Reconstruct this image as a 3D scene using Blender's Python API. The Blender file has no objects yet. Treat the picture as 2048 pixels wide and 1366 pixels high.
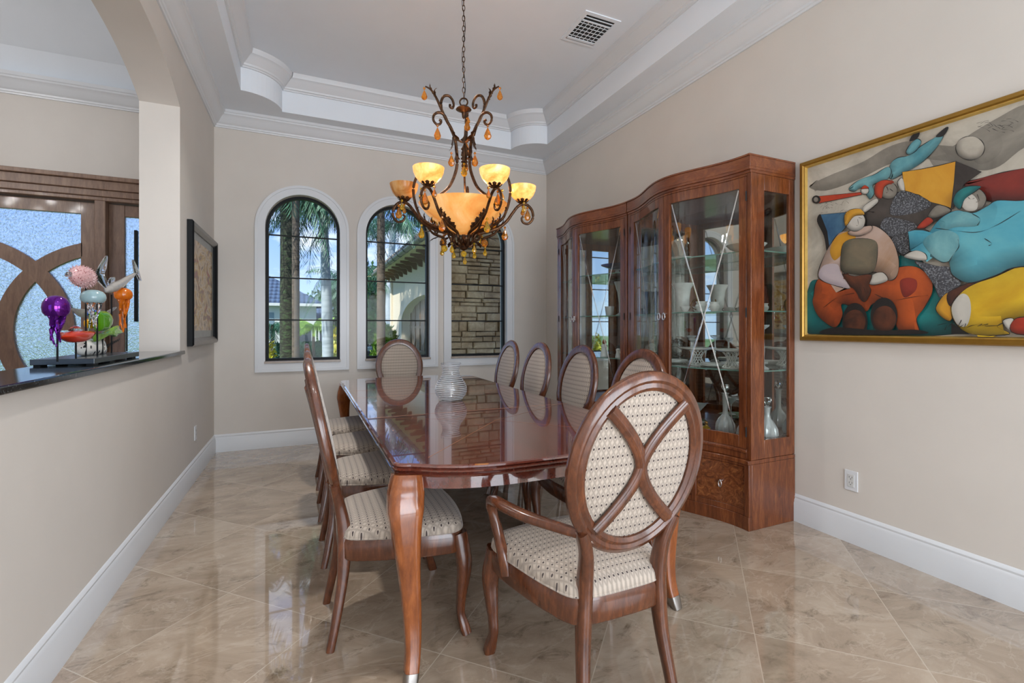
import bpy, math, random
from math import sin, cos, pi, sqrt, radians
from mathutils import Vector, Matrix, noise as mnoise
random.seed(7)
C = bpy.context.scene.collection
SC = bpy.context.scene

# ------------------------------------------------------------------ camera
A = radians(23.7); H = 1.25; F = 940.0
cd = bpy.data.cameras.new('camera'); cam = bpy.data.objects.new('camera', cd); C.objects.link(cam)
cam.location = (0, 0, H); cam.rotation_euler = (pi/2, 0, -A)
cd.sensor_width = 36; cd.lens = F/2048*36; cd.shift_y = -29/2048; cd.clip_start = .02; cd.clip_end = 500
SC.camera = cam

def ray(u, v):
    a = (u-1024)/F; b = -(v-654)/F
    return sin(A)+a*cos(A), cos(A)-a*sin(A), b
def on_x(u, v, X):
    d = ray(u, v); t = X/d[0]; return (X, d[1]*t, H+d[2]*t)

# ------------------------------------------------------------------ materials
def srgb(c):
    r = []
    for x in c[:3]:
        x = x/255.0
        r.append(x/12.92 if x <= .04045 else ((x+.055)/1.055)**2.4)
    return tuple(r)+(1.0,)
MATS = {}
class NT:
    def __init__(s, name):
        s.m = bpy.data.materials.new(name); s.m.use_nodes = True
        s.t = s.m.node_tree; s.n = s.t.nodes; s.l = s.t.links
        s.b = s.n['Principled BSDF']; s.out = s.n['Material Output']
        MATS[name] = s.m
    def add(s, typ, **kw):
        nd = s.n.new(typ)
        for k, v in kw.items():
            if k.startswith('_'): setattr(nd, k[1:], v)
            else:
                nd.inputs[k.replace('__', ' ')].default_value = v
        return nd
    def link(s, a, b): s.l.new(a, b)
    def coords(s, scale=(1,1,1), rot=(0,0,0), loc=(0,0,0), kind='Object'):
        tc = s.n.new('ShaderNodeTexCoord'); mp = s.n.new('ShaderNodeMapping')
        mp.inputs['Scale'].default_value = scale; mp.inputs['Rotation'].default_value = rot; mp.inputs['Location'].default_value = loc
        s.link(tc.outputs[kind], mp.inputs['Vector']); return mp.outputs[0]
    def noise(s, vec, scale, detail=5, rough=.55, dist=0):
        nd = s.n.new('ShaderNodeTexNoise'); nd.inputs['Scale'].default_value = scale
        nd.inputs['Detail'].default_value = detail; nd.inputs['Roughness'].default_value = rough; nd.inputs['Distortion'].default_value = dist
        if vec: s.link(vec, nd.inputs['Vector'])
        return nd.outputs['Fac']
    def ramp(s, fac, stops, interp='LINEAR'):
        nd = s.n.new('ShaderNodeValToRGB'); nd.color_ramp.interpolation = interp
        e = nd.color_ramp.elements
        while len(e) < len(stops): e.new(.5)
        for i, (p, c) in enumerate(stops):
            e[i].position = p; e[i].color = c if len(c) == 4 else tuple(c)+(1,)
        s.link(fac, nd.inputs['Fac']); return nd.outputs['Color']
    def mix(s, fac, a, b, mode='MIX'):
        nd = s.n.new('ShaderNodeMix'); nd.data_type = 'RGBA'; nd.blend_type = mode
        for i, v in ((0, fac), (6, a), (7, b)):
            if isinstance(v, (int, float, tuple)): nd.inputs[i].default_value = v
            else: s.link(v, nd.inputs[i])
        return nd.outputs[2]
    def math(s, op, a, b=None, c=None):
        nd = s.n.new('ShaderNodeMath'); nd.operation = op
        for i, v in enumerate((a, b, c)):
            if v is None: continue
            if isinstance(v, (int, float)): nd.inputs[i].default_value = v
            else: s.link(v, nd.inputs[i])
        return nd.outputs[0]
    def bump(s, h, strength=.3, dist=.01):
        nd = s.n.new('ShaderNodeBump'); nd.inputs['Strength'].default_value = strength; nd.inputs['Distance'].default_value = dist
        s.link(h, nd.inputs['Height']); s.link(nd.outputs[0], s.b.inputs['Normal'])
    def col(s, c):
        if isinstance(c, tuple): s.b.inputs['Base Color'].default_value = c
        else: s.link(c, s.b.inputs['Base Color'])
    def set(s, **kw):
        for k, v in kw.items(): s.b.inputs[k.replace('__', ' ')].default_value = v
        return s

def paint_mat(name, c, rough=.6, var=.04):
    n = NT(name); v = n.coords(); f = n.noise(v, 3, 4)
    c1 = tuple(min(1, x*(1+var)) for x in srgb(c)[:3]); c2 = tuple(x*(1-var) for x in srgb(c)[:3])
    n.col(n.ramp(f, [(.3, c2), (.7, c1)])); n.set(Roughness=rough)
    g = n.noise(v, 180, 2); n.bump(g, .06, .002); return n.m
def wood_mat(name, dark, mid, light, rough=.22, scale=(2, 22, 22), coat=.5, rot=(0,0,0)):
    n = NT(name); v = n.coords(scale=scale, rot=rot)
    f1 = n.noise(v, 2.2, 8, .62, .8); f2 = n.noise(v, 12, 6, .7)
    f = n.mix(.35, f1, f2)
    n.col(n.ramp(f, [(.28, srgb(dark)), (.5, srgb(mid)), (.72, srgb(light))]))
    n.set(Roughness=rough, Coat__Weight=coat, Coat__Roughness=.08)
    n.bump(f2, .05, .002); return n.m
def plain(name, c, rough=.5, metal=0, **kw):
    n = NT(name); v = n.coords(); f = n.noise(v, 25, 3)
    cc = srgb(c)[:3]; n.col(n.ramp(f, [(.3, tuple(x*.9 for x in cc)), (.7, tuple(min(1, x*1.08) for x in cc))]))
    n.set(Roughness=rough, Metallic=metal, **kw); return n.m
def thin_glass(name, tint=(1,1,1,1), f0=.06, rough=0.0, bump=0, bscale=60, refl=1.0, diff=0):
    n = NT(name)
    tr = n.add('ShaderNodeBsdfTransparent'); tr.inputs[0].default_value = tint
    gl = n.add('ShaderNodeBsdfGlossy'); gl.inputs['Roughness'].default_value = rough
    lw = n.add('ShaderNodeLayerWeight'); lw.inputs['Blend'].default_value = .5
    fac = n.math('MULTIPLY', n.math('ADD', n.math('POWER', lw.outputs['Facing'], 5.0), .045), refl)
    fac = n.math('ADD', fac, f0*.3)
    mx = n.n.new('ShaderNodeMixShader'); n.link(fac, mx.inputs[0]); n.link(tr.outputs[0], mx.inputs[1]); n.link(gl.outputs[0], mx.inputs[2])
    if diff:
        df = n.add('ShaderNodeBsdfDiffuse'); df.inputs[0].default_value = (.9, .92, .93, 1); m2 = n.n.new('ShaderNodeMixShader'); m2.inputs[0].default_value = diff
        n.link(mx.outputs[0], m2.inputs[1]); n.link(df.outputs[0], m2.inputs[2]); mx = m2
    n.link(mx.outputs[0], n.out.inputs[0]); return n.m
def solid_glass(name, c, rough=.0, ior=1.5, trans=1.0, **kw):
    n = NT(name); n.col(c if len(c) == 4 else srgb(c)); n.set(Roughness=rough, IOR=ior, Transmission__Weight=trans, **kw); return n.m

WALL = paint_mat('wall_paint', (208, 201, 193), .7, .02)
TRIM = paint_mat('white_trim_paint', (213, 215, 218), .35, .015)
CEIL = paint_mat('ceiling_paint', (226, 232, 239), .65, .015)
BLACKM = plain('black_frame_metal', (12, 15, 18), .5, 0, Specular__IOR__Level=.25)
DARK = plain('dark_recess', (25, 24, 24), .7)
GLASS = thin_glass('window_glass', (.97, .995, .995, 1), .0, refl=.14)
CABGLASS = thin_glass('cabinet_glass', (.95, .97, .96, 1), .05, refl=.9)
SHELFG = thin_glass('shelf_glass', (.82, .92, .88, 1), .15)
SHELFE = plain('shelf_glass_edge', (95, 130, 120), .1)
BEVEL = thin_glass('bevelled_glass_strip', (.8, .85, .85, 1), 1.2, rough=.05, refl=1.5)
MIRROR = NT('mirror_back').set(Metallic=1.0, Roughness=.02); MIRROR.col((.84, .84, .82, 1)); MIRROR = MIRROR.m
SILVER = plain('polished_silver', (215, 208, 205), .18, 1)
SATIN = plain('satin_nickel', (150, 145, 140), .3, 1)
CRYSTAL = solid_glass('clear_crystal', (.98, .98, 1, 1))
CRYSTAL2 = thin_glass('thin_crystal', (.93, .95, .96, 1), .2, refl=1.8, diff=.28)
PORC = plain('white_porcelain', (225, 225, 222), .15)
GOLDP = plain('gold_glaze', (150, 105, 45), .2, .8)
CHAIRW = wood_mat('chair_walnut', (52, 26, 14), (86, 46, 26), (122, 70, 40), .24, (9, 9, 2.5), .4)
TABLEW = wood_mat('table_mahogany', (62, 26, 18), (98, 44, 32), (126, 64, 46), .12, (3, .6, 3), 1.0)
TABLEW.node_tree.nodes['Principled BSDF'].inputs['Coat Roughness'].default_value = .012
TABLEW.node_tree.nodes['Principled BSDF'].inputs['Coat IOR'].default_value = 1.85
TABLELEG = wood_mat('table_leg_wood', (88, 42, 18), (132, 70, 30), (168, 98, 50), .2, (9, 9, 2), .6)
CABW = wood_mat('cabinet_cherry', (64, 30, 15), (104, 54, 27), (144, 84, 44), .26, (14, 14, 1.6), .35)
CABTOP = wood_mat('cabinet_cornice_wood', (76, 36, 18), (112, 58, 30), (146, 88, 48), .3, (10, 2, 10), .4)
DOORW = wood_mat('front_door_wood', (92, 68, 54), (126, 98, 80), (150, 122, 102), .4, (10, 10, 1.5), .1)
BURL = NT('burl_veneer'); _v = BURL.coords(scale=(9, 9, 9)); _f = BURL.noise(_v, 1.6, 9, .7, 2.2)
BURL.col(BURL.ramp(_f, [(.3, srgb((58, 28, 16))), (.5, srgb((108, 58, 30))), (.7, srgb((150, 92, 48)))])); BURL.set(Roughness=.22, Coat__Weight=.5); BURL = BURL.m
INLAY = plain('inlay_line', (176, 120, 84), .2)
GRANITE = NT('black_granite'); _v = GRANITE.coords(); _f = GRANITE.noise(_v, 160, 3)
GRANITE.col(GRANITE.ramp(_f, [(.45, (.006, .008, .009)), (.62, (.03, .035, .035)), (.75, (.2, .22, .22))])); GRANITE.set(Roughness=.08); GRANITE = GRANITE.m

def marble():
    n = NT('polished_marble_tile'); s = .567; q = sqrt(.5)
    tc = n.n.new('ShaderNodeTexCoord'); sp = n.n.new('ShaderNodeSeparateXYZ'); n.link(tc.outputs['Object'], sp.inputs[0])
    a = n.math('MULTIPLY', n.math('ADD', sp.outputs[0], sp.outputs[1]), q/s)
    b = n.math('MULTIPLY', n.math('SUBTRACT', sp.outputs[1], sp.outputs[0]), q/s)
    a = n.math('ADD', a, -3.03*q/s + 20); b = n.math('ADD', b, 1.12*q/s + 20)
    fa, fb = n.math('FRACT', a), n.math('FRACT', b)
    da = n.math('ABSOLUTE', n.math('SUBTRACT', fa, .5)); db = n.math('ABSOLUTE', n.math('SUBTRACT', fb, .5))
    edge = n.math('MAXIMUM', da, db)
    g = n.math('GREATER_THAN', edge, .4965)
    ia, ib = n.math('FLOOR', a), n.math('FLOOR', b)
    cb = n.n.new('ShaderNodeCombineXYZ'); n.link(ia, cb.inputs[0]); n.link(ib, cb.inputs[1])
    wn = n.n.new('ShaderNodeTexWhiteNoise'); n.link(cb.outputs[0], wn.inputs['Vector'])
    vm = n.n.new('ShaderNodeVectorMath'); vm.operation = 'MULTIPLY_ADD'
    n.link(wn.outputs['Color'], vm.inputs[0]); vm.inputs[1].default_value = (9, 9, 9); n.link(tc.outputs['Object'], vm.inputs[2])
    mp = n.n.new('ShaderNodeMapping'); mp.inputs['Scale'].default_value = (1, 1.7, 1); mp.inputs['Rotation'].default_value = (0, 0, .8)
    n.link(vm.outputs[0], mp.inputs[0]); v = mp.outputs[0]
    f1 = n.noise(v, 1.6, 10, .68, .9); f2 = n.noise(v, 5, 9, .75, 1.2); f3 = n.noise(v, 2.1, 10, .7, 1.5)
    base = n.ramp(f1, [(.3, srgb((138, 120, 102))), (.5, srgb((164, 146, 127))), (.7, srgb((184, 169, 151)))])
    dk = n.ramp(f2, [(.52, (0, 0, 0)), (.68, (1, 1, 1))])
    msk = n.ramp(f3, [(.42, (0, 0, 0)), (.56, (1, 1, 1))])
    dm = n.mix(1.0, dk, msk, 'MULTIPLY')
    dm = n.mix(1.0, dm, (.8, .8, .8, 1), 'MULTIPLY')
    c = n.mix(dm, base, srgb((96, 80, 62)))
    vein = n.math('ABSOLUTE', n.math('SUBTRACT', n.noise(v, 2.7, 8, .6, 1.0), .5))
    vf = n.ramp(vein, [(0, (.2, .2, .2)), (.02, (0, 0, 0))])
    c = n.mix(vf, c, srgb((214, 202, 186)))
    tv = n.ramp(wn.outputs['Value'], [(0, (.93, .93, .93)), (1, (1.05, 1.04, 1.03))]); c = n.mix(1.0, c, tv, 'MULTIPLY')
    c = n.mix(g, c, srgb((186, 172, 154)))
    n.col(c); n.set(Roughness=.05, Specular__IOR__Level=.6, Coat__Weight=.7, Coat__Roughness=.012, Coat__IOR=1.6)
    n.bump(n.math('MULTIPLY', g, -1.0), .25, .001)
    return n.m
MARBLE = marble()

def fabric(name, ax, base=(190, 175, 160), sx=.0172, sy=.030):
    n = NT(name); tc = n.n.new('ShaderNodeTexCoord'); sp = n.n.new('ShaderNodeSeparateXYZ'); n.link(tc.outputs['Object'], sp.inputs[0])
    U = n.math('MULTIPLY', sp.outputs[ax[0]], 1/sx); V = n.math('MULTIPLY', sp.outputs[ax[1]], 1/sy)
    def cell(U, V):
        fu = n.math('SUBTRACT', n.math('FRACT', n.math('ADD', U, 100.5)), .5)
        fv = n.math('SUBTRACT', n.math('FRACT', n.math('ADD', V, 100.5)), .5)
        return fu, fv
    fu, fv = cell(U, V)
    r = n.math('ADD', n.math('POWER', n.math('ABSOLUTE', n.math('MULTIPLY', fu, sx/.0033)), 2.0), n.math('POWER', n.math('ABSOLUTE', n.math('MULTIPLY', fv, sy/.0036)), 2.0))
    dot = n.math('LESS_THAN', r, 1.0)
    d = n.math('ADD', n.math('ABSOLUTE', fu), n.math('ABSOLUTE', fv))          # diamonds
    dia = n.ramp(n.math('ABSOLUTE', n.math('SUBTRACT', d, .5)), [(0, (.0, .0, .0)), (.34, (1, 1, 1))])
    b = srgb(base)
    c = n.mix(dia, tuple(x*.6 for x in b[:3])+(1,), b)
    lf = n.noise(tc.outputs['Object'], 400, 2); c = n.mix(.12, c, lf, 'MULTIPLY')
    c = n.mix(dot, c, srgb((62, 50, 48)))
    n.col(c); n.set(Roughness=.75, Sheen__Weight=.3); n.bump(dia, .35, .002); return n.m
FABS = fabric('seat_fabric', (0, 1)); FABB = fabric('back_fabric', (0, 2))

IRON = NT('bronze_iron'); _v = IRON.coords(); _f = IRON.noise(_v, 60, 5, .7)
IRON.col(IRON.ramp(_f, [(.35, srgb((42, 28, 20))), (.6, srgb((92, 62, 38))), (.75, srgb((150, 104, 58)))])); IRON.set(Roughness=.38, Metallic=.75); IRON = IRON.m
AMBER = solid_glass('amber_crystal', (.85, .33, .03, 1), .02, 1.5, .85)
YELLOWC = solid_glass('yellow_crystal', (.92, .58, .04, 1), .02, 1.5, .85)
def alabaster(name, strength, dim=1.0, sc=9):
    n = NT(name); v = n.coords(kind='Object'); f = n.noise(v, sc, 8, .6, .9); f2 = n.noise(v, 4, 6, .6, .6)
    c = n.ramp(f, [(.32, srgb((196, 118, 50))), (.5, srgb((236, 170, 96))), (.7, srgb((250, 206, 150)))])
    n.col(n.mix(1.0, c, (dim, dim, dim, 1), 'MULTIPLY')); n.set(Roughness=.25)
    if strength:
        e = n.ramp(f, [(.3, srgb((236, 130, 45))), (.52, srgb((250, 172, 88))), (.75, srgb((255, 205, 135)))])
        n.link(e, n.b.inputs['Emission Color']); n.b.inputs['Emission Strength'].default_value = strength
    return n.m
SHADE_ON = alabaster('alabaster_lit', 1.0); SHADE_OFF = alabaster('alabaster_unlit', .06, .62); BOWLM = alabaster('alabaster_bowl', .5, .85, 3.5)

# ------------------------------------------------------------------ geometry helpers
class B:
    """collects faces, then links them as one mesh object"""
    def __init__(s): s.v = []; s.f = []; s.mi = []; s.m = 0; s.M = None; s.cur = 1.0; s.col = []
    def av(s, p):
        p = Vector(p)
        if s.M is not None: p = s.M @ p
        s.v.append(tuple(p)); s.col.append(s.cur); return len(s.v)-1
    def af(s, idx): s.f.append(tuple(idx)); s.mi.append(s.m)
    def face(s, pts): s.af([s.av(p) for p in pts])
    def box(s, x0, x1, y0, y1, z0, z1):
        i = [s.av(p) for p in ((x0,y0,z0),(x1,y0,z0),(x1,y1,z0),(x0,y1,z0),(x0,y0,z1),(x1,y0,z1),(x1,y1,z1),(x0,y1,z1))]
        for q in ((3,2,1,0),(4,5,6,7),(0,1,5,4),(1,2,6,5),(2,3,7,6),(3,0,4,7)): s.af([i[k] for k in q])
        return s
    def loft(s, rings, closed=True, cap=True, loop=False):
        R = [[s.av(p) for p in r] for r in rings]; n = len(R[0])
        for a, b in zip(R, R[1:]+([R[0]] if loop else [])):
            for k in range(n if closed else n-1):
                k2 = (k+1) % n; s.af((a[k], a[k2], b[k2], b[k]))
        if cap and not loop and closed:
            s.af(R[0][::-1]); s.af(R[-1])
        return s
    def tube(s, pts, rad, n=8, up=(0,0,1), flat=None, loop=False, sq=0, cap=True):
        """sweep; rad scalar/list of r or (r1,r2); sq = squareness"""
        P = [Vector(p) for p in pts]; N = len(P); rings = []
        T = []
        for i in range(N):
            if loop: t = P[(i+1) % N]-P[i-1]
            else: t = P[min(i+1, N-1)]-P[max(i-1, 0)]
            T.append(t.normalized() if t.length > 1e-9 else Vector((0,0,1)))
        up = Vector(up)
        for i in range(N):
            t = T[i]; a = up-t*up.dot(t)
            if a.length < .05:
                a = Vector((1,0,0))-t*t.x
                if a.length < .05: a = Vector((0,1,0))-t*t.y
            a.normalize(); b = t.cross(a)
            r = rad[i] if isinstance(rad, (list, tuple)) and not (len(rad) == 2 and N != 2 and not isinstance(rad[0], (list, tuple))) else rad
            if not isinstance(r, (list, tuple)): r = (r, r)
            ring = []
            for k in range(n):
                th = 2*pi*(k+.5)/n; c, q = cos(th), sin(th)
                if sq:
                    e = 1-sq; c = math.copysign(abs(c)**e, c); q = math.copysign(abs(q)**e, q)
                ring.append(P[i]+a*(r[0]*c)+b*(r[1]*q))
            rings.append(ring)
        return s.loft(rings, True, cap, loop)
    def lathe(s, prof, n=24, c=(0,0,0), wob=None):
        rings = []
        for r, z in prof:
            rings.append([(c[0]+r*(1+(wob(k/n, z) if wob else 0))*cos(2*pi*k/n), c[1]+r*(1+(wob(k/n, z) if wob else 0))*sin(2*pi*k/n), c[2]+z) for k in range(n)])
        return s.loft(rings, True, True)
    def ell(s, c, r, n=16, m=10, rot=None):
        M0 = s.M; T = Matrix.Translation(Vector(c))
        if rot is not None: T = T @ rot
        s.M = T if M0 is None else M0 @ T
        rings = []
        for i in range(m+1):
            th = -pi/2+pi*i/m; rr = max(cos(th), .001)
            rings.append([(r[0]*rr*cos(2*pi*k/n), r[1]*rr*sin(2*pi*k/n), r[2]*sin(th)) for k in range(n)])
        s.loft(rings); s.M = M0; return s
    def prism(s, poly, d0, d1, ax='z'):
        def m(p, d): return {'z': (p[0], p[1], d), 'y': (p[0], d, p[1]), 'x': (d, p[0], p[1])}[ax]
        return s.loft([[m(p, d0) for p in poly], [m(p, d1) for p in poly]])
    def make(s, name, mat, parent=None, smooth=True, ang=35, bevel=0, loc=None):
        me = bpy.data.meshes.new(name); me.from_pydata(s.v, [], s.f)
        ms = mat if isinstance(mat, (list, tuple)) else [mat]
        for m in ms: me.materials.append(m)
        if len(ms) > 1: me.polygons.foreach_set('material_index', s.mi)
        import bmesh
        bm = bmesh.new(); bm.from_mesh(me); bmesh.ops.recalc_face_normals(bm, faces=bm.faces[:]); bm.to_mesh(me); bm.free()
        if smooth:
            me.polygons.foreach_set('use_smooth', [True]*len(me.polygons)); me.set_sharp_from_angle(angle=radians(ang))
        if min(s.col or [1]) < 1:
            ca = me.color_attributes.new('pigment', 'FLOAT_COLOR', 'POINT')
            for i, q in enumerate(s.col): ca.data[i].color = (q, q, q, 1)
        me.update()
        o = bpy.data.objects.new(name, me); C.objects.link(o)
        if parent is not None: o.parent = parent
        if loc is not None: o.location = loc
        if bevel:
            b = o.modifiers.new('bevel', 'BEVEL'); b.width = bevel; b.segments = 2; b.limit_method = 'ANGLE'
        return o
def tag(o, label=None, cat=None, group=None, kind=None):
    for k, v in (('label', label), ('category', cat), ('group', group), ('kind', kind)):
        if v: o[k] = v
    return o
def thing(name, label, cat, loc=(0,0,0), rz=0, group=None, kind=None):
    o = bpy.data.objects.new(name, None); C.objects.link(o); o.location = loc; o.rotation_euler = (0, 0, rz)
    o.empty_display_size = .1
    return tag(o, label, cat, group, kind)
def struct(o): o['kind'] = 'structure'; return o
def kids(o): return [c for c in bpy.data.objects if c.parent == o]
def copy_tree(o, parent=None):
    ch = kids(o)
    c = o.copy(); C.objects.link(c); c.parent = parent
    for k in ch: copy_tree(k, c)
    return c
def cat_rom(P, closed=False, n=8):
    P = [Vector(p) for p in P]; N = len(P); out = []
    for i in range(N if closed else N-1):
        if closed: a, b, c, d = P[i-1], P[i], P[(i+1) % N], P[(i+2) % N]
        else: a, b, c, d = P[max(i-1,0)], P[i], P[i+1], P[min(i+2,N-1)]
        for k in range(n):
            t = k/n
            out.append(.5*((2*b)+(c-a)*t+(2*a-5*b+4*c-d)*t*t+(3*b-a-3*c+d)*t**3))
    if not closed: out.append(P[-1])
    return out
def interp(vals, m):
    """resample a list of scalars/tuples to m entries"""
    out = []
    for i in range(m):
        x = i/(m-1)*(len(vals)-1); k = min(int(x), len(vals)-2); t = x-k
        a, b = vals[k], vals[k+1]
        if isinstance(a, (tuple, list)): out.append(tuple(p+(q-p)*t for p, q in zip(a, b)))
        else: out.append(a+(b-a)*t)
    return out
def miter(path, closed):
    """2-D unit offset vectors (left normal) with mitre"""
    n = len(path); out = []
    for i in range(n):
        p = Vector(path[i])
        def nrm(a, b):
            d = (b-a).normalized(); return Vector((-d.y, d.x))
        if closed or 0 < i < n-1:
            a = nrm(Vector(path[i-1]), p); b = nrm(p, Vector(path[(i+1) % n]))
            m = (a+b); L = m.length
            m = m/L if L > 1e-6 else a
            k = max(m.dot(a), .3); out.append(m/k)
        elif i == 0: out.append(nrm(p, Vector(path[1])))
        else: out.append(nrm(Vector(path[-2]), p))
    return out
def sweep2d(b, path, prof, closed, z0=0):
    """profile (offset,z) swept along plan path, offset to the left"""
    m = miter(path, closed)
    rings = [[(p[0]+mm.x*o, p[1]+mm.y*o, z0+z) for o, z in prof] for p, mm in zip(path, m)]
    if closed: b.loft(rings, True, False, True)
    else: b.loft(rings, True, True)
    return b
def rbox(name, x0, x1, y0, y1, z0, z1, mat, parent=None, bevel=.003):
    return B().box(x0, x1, y0, y1, z0, z1).make(name, mat, parent, smooth=False, bevel=bevel)

# ------------------------------------------------------------------ room shell
XL, XL2, XR, YB, YF = -.836, -1.077, 2.9, 5.48, -3.2
FX = -4.6                                       # foyer's far side
CROWN_Z, SOFFIT, TOPZ = 3.245, 3.40, 3.76
rz = B().box(FX-.2, XR+.3, YF-1.5, YB+.25, -.12, 0).make('floor', MARBLE, smooth=False); struct(rz)

def wall_open(b, u0, u1, z0, z1, ops, P, t):
    """P(u,d,z)->xyz ; ops = (ua,ub,zb,topfunc,n)"""
    xs = [u0]; segs = []
    cur = u0
    def quad(a, c, za0, zc0, za1, zc1):
        for d in (0, t):
            b.face([P(a, d, za0), P(c, d, zc0), P(c, d, zc1), P(a, d, za1)])
    for ua, ub, zb, top, n in ops:
        if ua > cur: quad(cur, ua, z0, z0, z1, z1)
        us = [ua+(ub-ua)*(.5-.5*cos(pi*i/n)) for i in range(n+1)]
        for a, c in zip(us, us[1:]):
            quad(a, c, top(a), top(c), z1, z1)
            b.face([P(a, 0, top(a)), P(c, 0, top(c)), P(c, t, top(c)), P(a, t, top(a))])
            if zb > z0+1e-4:
                quad(a, c, z0, z0, zb, zb)
        if zb > z0+1e-4: b.face([P(ua, 0, zb), P(ub, 0, zb), P(ub, t, zb), P(ua, t, zb)])
        for e in (ua, ub): b.face([P(e, 0, zb), P(e, t, zb), P(e, t, top(e)), P(e, 0, top(e))])
        cur = ub
    if cur < u1: quad(cur, u1, z0, z0, z1, z1)
    for e in (u0, u1): b.face([P(e, 0, z0), P(e, t, z0), P(e, t, z1), P(e, 0, z1)])
    b.face([P(u0, 0, z1), P(u1, 0, z1), P(u1, t, z1), P(u0, t, z1)])
WINS = [-.02, .98, 1.968]; HW = .365; WB, WS = .89, 2.29
def arch(c, hw=HW, s=WS):
    return lambda u: s+sqrt(max(0, hw*hw-(u-c)**2))
ops = [(-3.05, -1.10, 0, lambda u: 2.44, 1)]
for c in WINS: ops.append((c-HW, c+HW, WB, arch(c), 28))
b = B(); wall_open(b, FX, XR+.2, 0, 4.4, ops, lambda u, d, z: (u, YB+d, z), .22)
struct(b.make('wall_back', WALL, ang=25))
ARC = lambda u: 2.848+.20*(1-min(1, abs((u-2.95)/1.146))**2.8)
b = B(); wall_open(b, YF, YB, 0, 4.4, [(1.804, 4.096, 1.05, ARC, 40)], lambda u, d, z: (XL-d, u, z), XL-XL2)
struct(b.make('wall_left', WALL, ang=25))
b = B(); wall_open(b, YF, YB, 0, 4.4, [(-2.9, -.9, .7, lambda u: 2.6, 1)], lambda u, d, z: (XR+d, u, z), .2); struct(b.make('wall_right', WALL, smooth=False))  # opening behind the camera is added to admit the side fill lamp
b = B(); wall_open(b, XL, XR, 0, 4.4, [(-.35, 2.45, 0, lambda u: 2.75, 1)], lambda u, d, z: (u, YF-d, z), .2)  # unseen opening added to let the rear fill lamp in
struct(b.make('wall_rear', WALL, smooth=False))
struct(B().box(FX-.2, FX, -1.0, YB, 0, 4.9).make('wall_foyer_side', WALL, smooth=False))
b = B(); wall_open(b, FX, XL2, 0, 4.9, [(-3.9, -1.9, 0, lambda u: 2.6, 1)], lambda u, d, z: (u, -.8-d, z), .2)
struct(b.make('wall_foyer_rear', WALL, smooth=False))

# ceiling: soffit ring, tray side, upper ceiling
def tray_outline(x0, x1, y0, y1, r, n=12):
    pts = []; outer = []
    def arc(cx, cy, a0, a1, ox, oy):
        for i in range(n+1):
            a = a0+(a1-a0)*i/n; pts.append((cx+r*cos(a), cy+r*sin(a))); outer.append((ox, oy))
    arc(x0, y0, pi/2, 0, XL, YF); arc(x1, y0, pi, pi/2, XR, YF)
    arc(x1, y1, -pi/2, -pi, XR, YB); arc(x0, y1, 0, -pi/2, XL, YB)
    return pts, outer
TP, TO = tray_outline(-.54, 2.60, -2.9, 5.22, .325)
# first/last arc points of each notch project straight outward
for k in range(4):
    i0, i1 = k*13, k*13+12
    for i in (i0, i1):
        x, y = TP[i]
        d = {(0, True): (XL, y), (0, False): (x, YF), (1, True): (x, YF), (1, False): (XR, y), (2, True): (XR, y), (2, False): (x, YB), (3, True): (x, YB), (3, False): (XL, y)}[(k, i == i0)]
        TO[i] = d
b = B(); n = len(TP)
for i in range(n):
    j = (i+1) % n; q = [(*TO[i], SOFFIT), (*TO[j], SOFFIT), (*TP[j], SOFFIT), (*TP[i], SOFFIT)]
    b.face(q) if (Vector(TO[i])-Vector(TO[j])).length > 1e-5 else b.face(q[1:])
    b.face([(*TP[i], SOFFIT), (*TP[j], SOFFIT), (*TP[j], TOPZ+.02), (*TP[i], TOPZ+.02)])
b.box(XL, XR, YF, YB, TOPZ, TOPZ+.1)
struct(b.make('ceiling', CEIL, ang=20))
crown = [(0, 0), (.012, 0), (.016, .012), (.024, .016), (.028, .03), (.036, .036), (.05, .05), (.072, .085), (.09, .105), (.1, .11), (.102, .125), (.11, .13), (.112, .16), (0, .16)]
b = B(); sweep2d(b, [(XL, YF), (XR, YF), (XR, YB), (XL, YB)], crown, True, CROWN_Z)
struct(b.make('trim_1', TRIM, ang=30))
crown2 = [(0, 0), (.014, 0), (.016, .014), (.026, .018), (.03, .034), (.05, .052), (.075, .085), (.09, .1), (.1, .105), (.105, .125), (.108, .15), (0, .15)]
b = B(); sweep2d(b, TP, crown2, True, TOPZ-.15)
struct(b.make('trim_2', TRIM, ang=30))
base = [(0, 0), (.018, 0), (.018, .118), (.014, .128), (.014, .136), (.008, .148), (.010, .158), (.004, .172), (0, .175)]
for nm, pth in (('baseboard_left', [(XL, YB), (XL, YF)]), ('baseboard_back', [(XR, YB), (XL, YB)]), ('baseboard_right', [(XR, YF), (XR, YB)]), ('baseboard_foyer', [(XL2, YB), (-1.12, YB)])):
    b = B(); sweep2d(b, pth, base, False); struct(b.make(nm, TRIM, ang=30))

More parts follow.
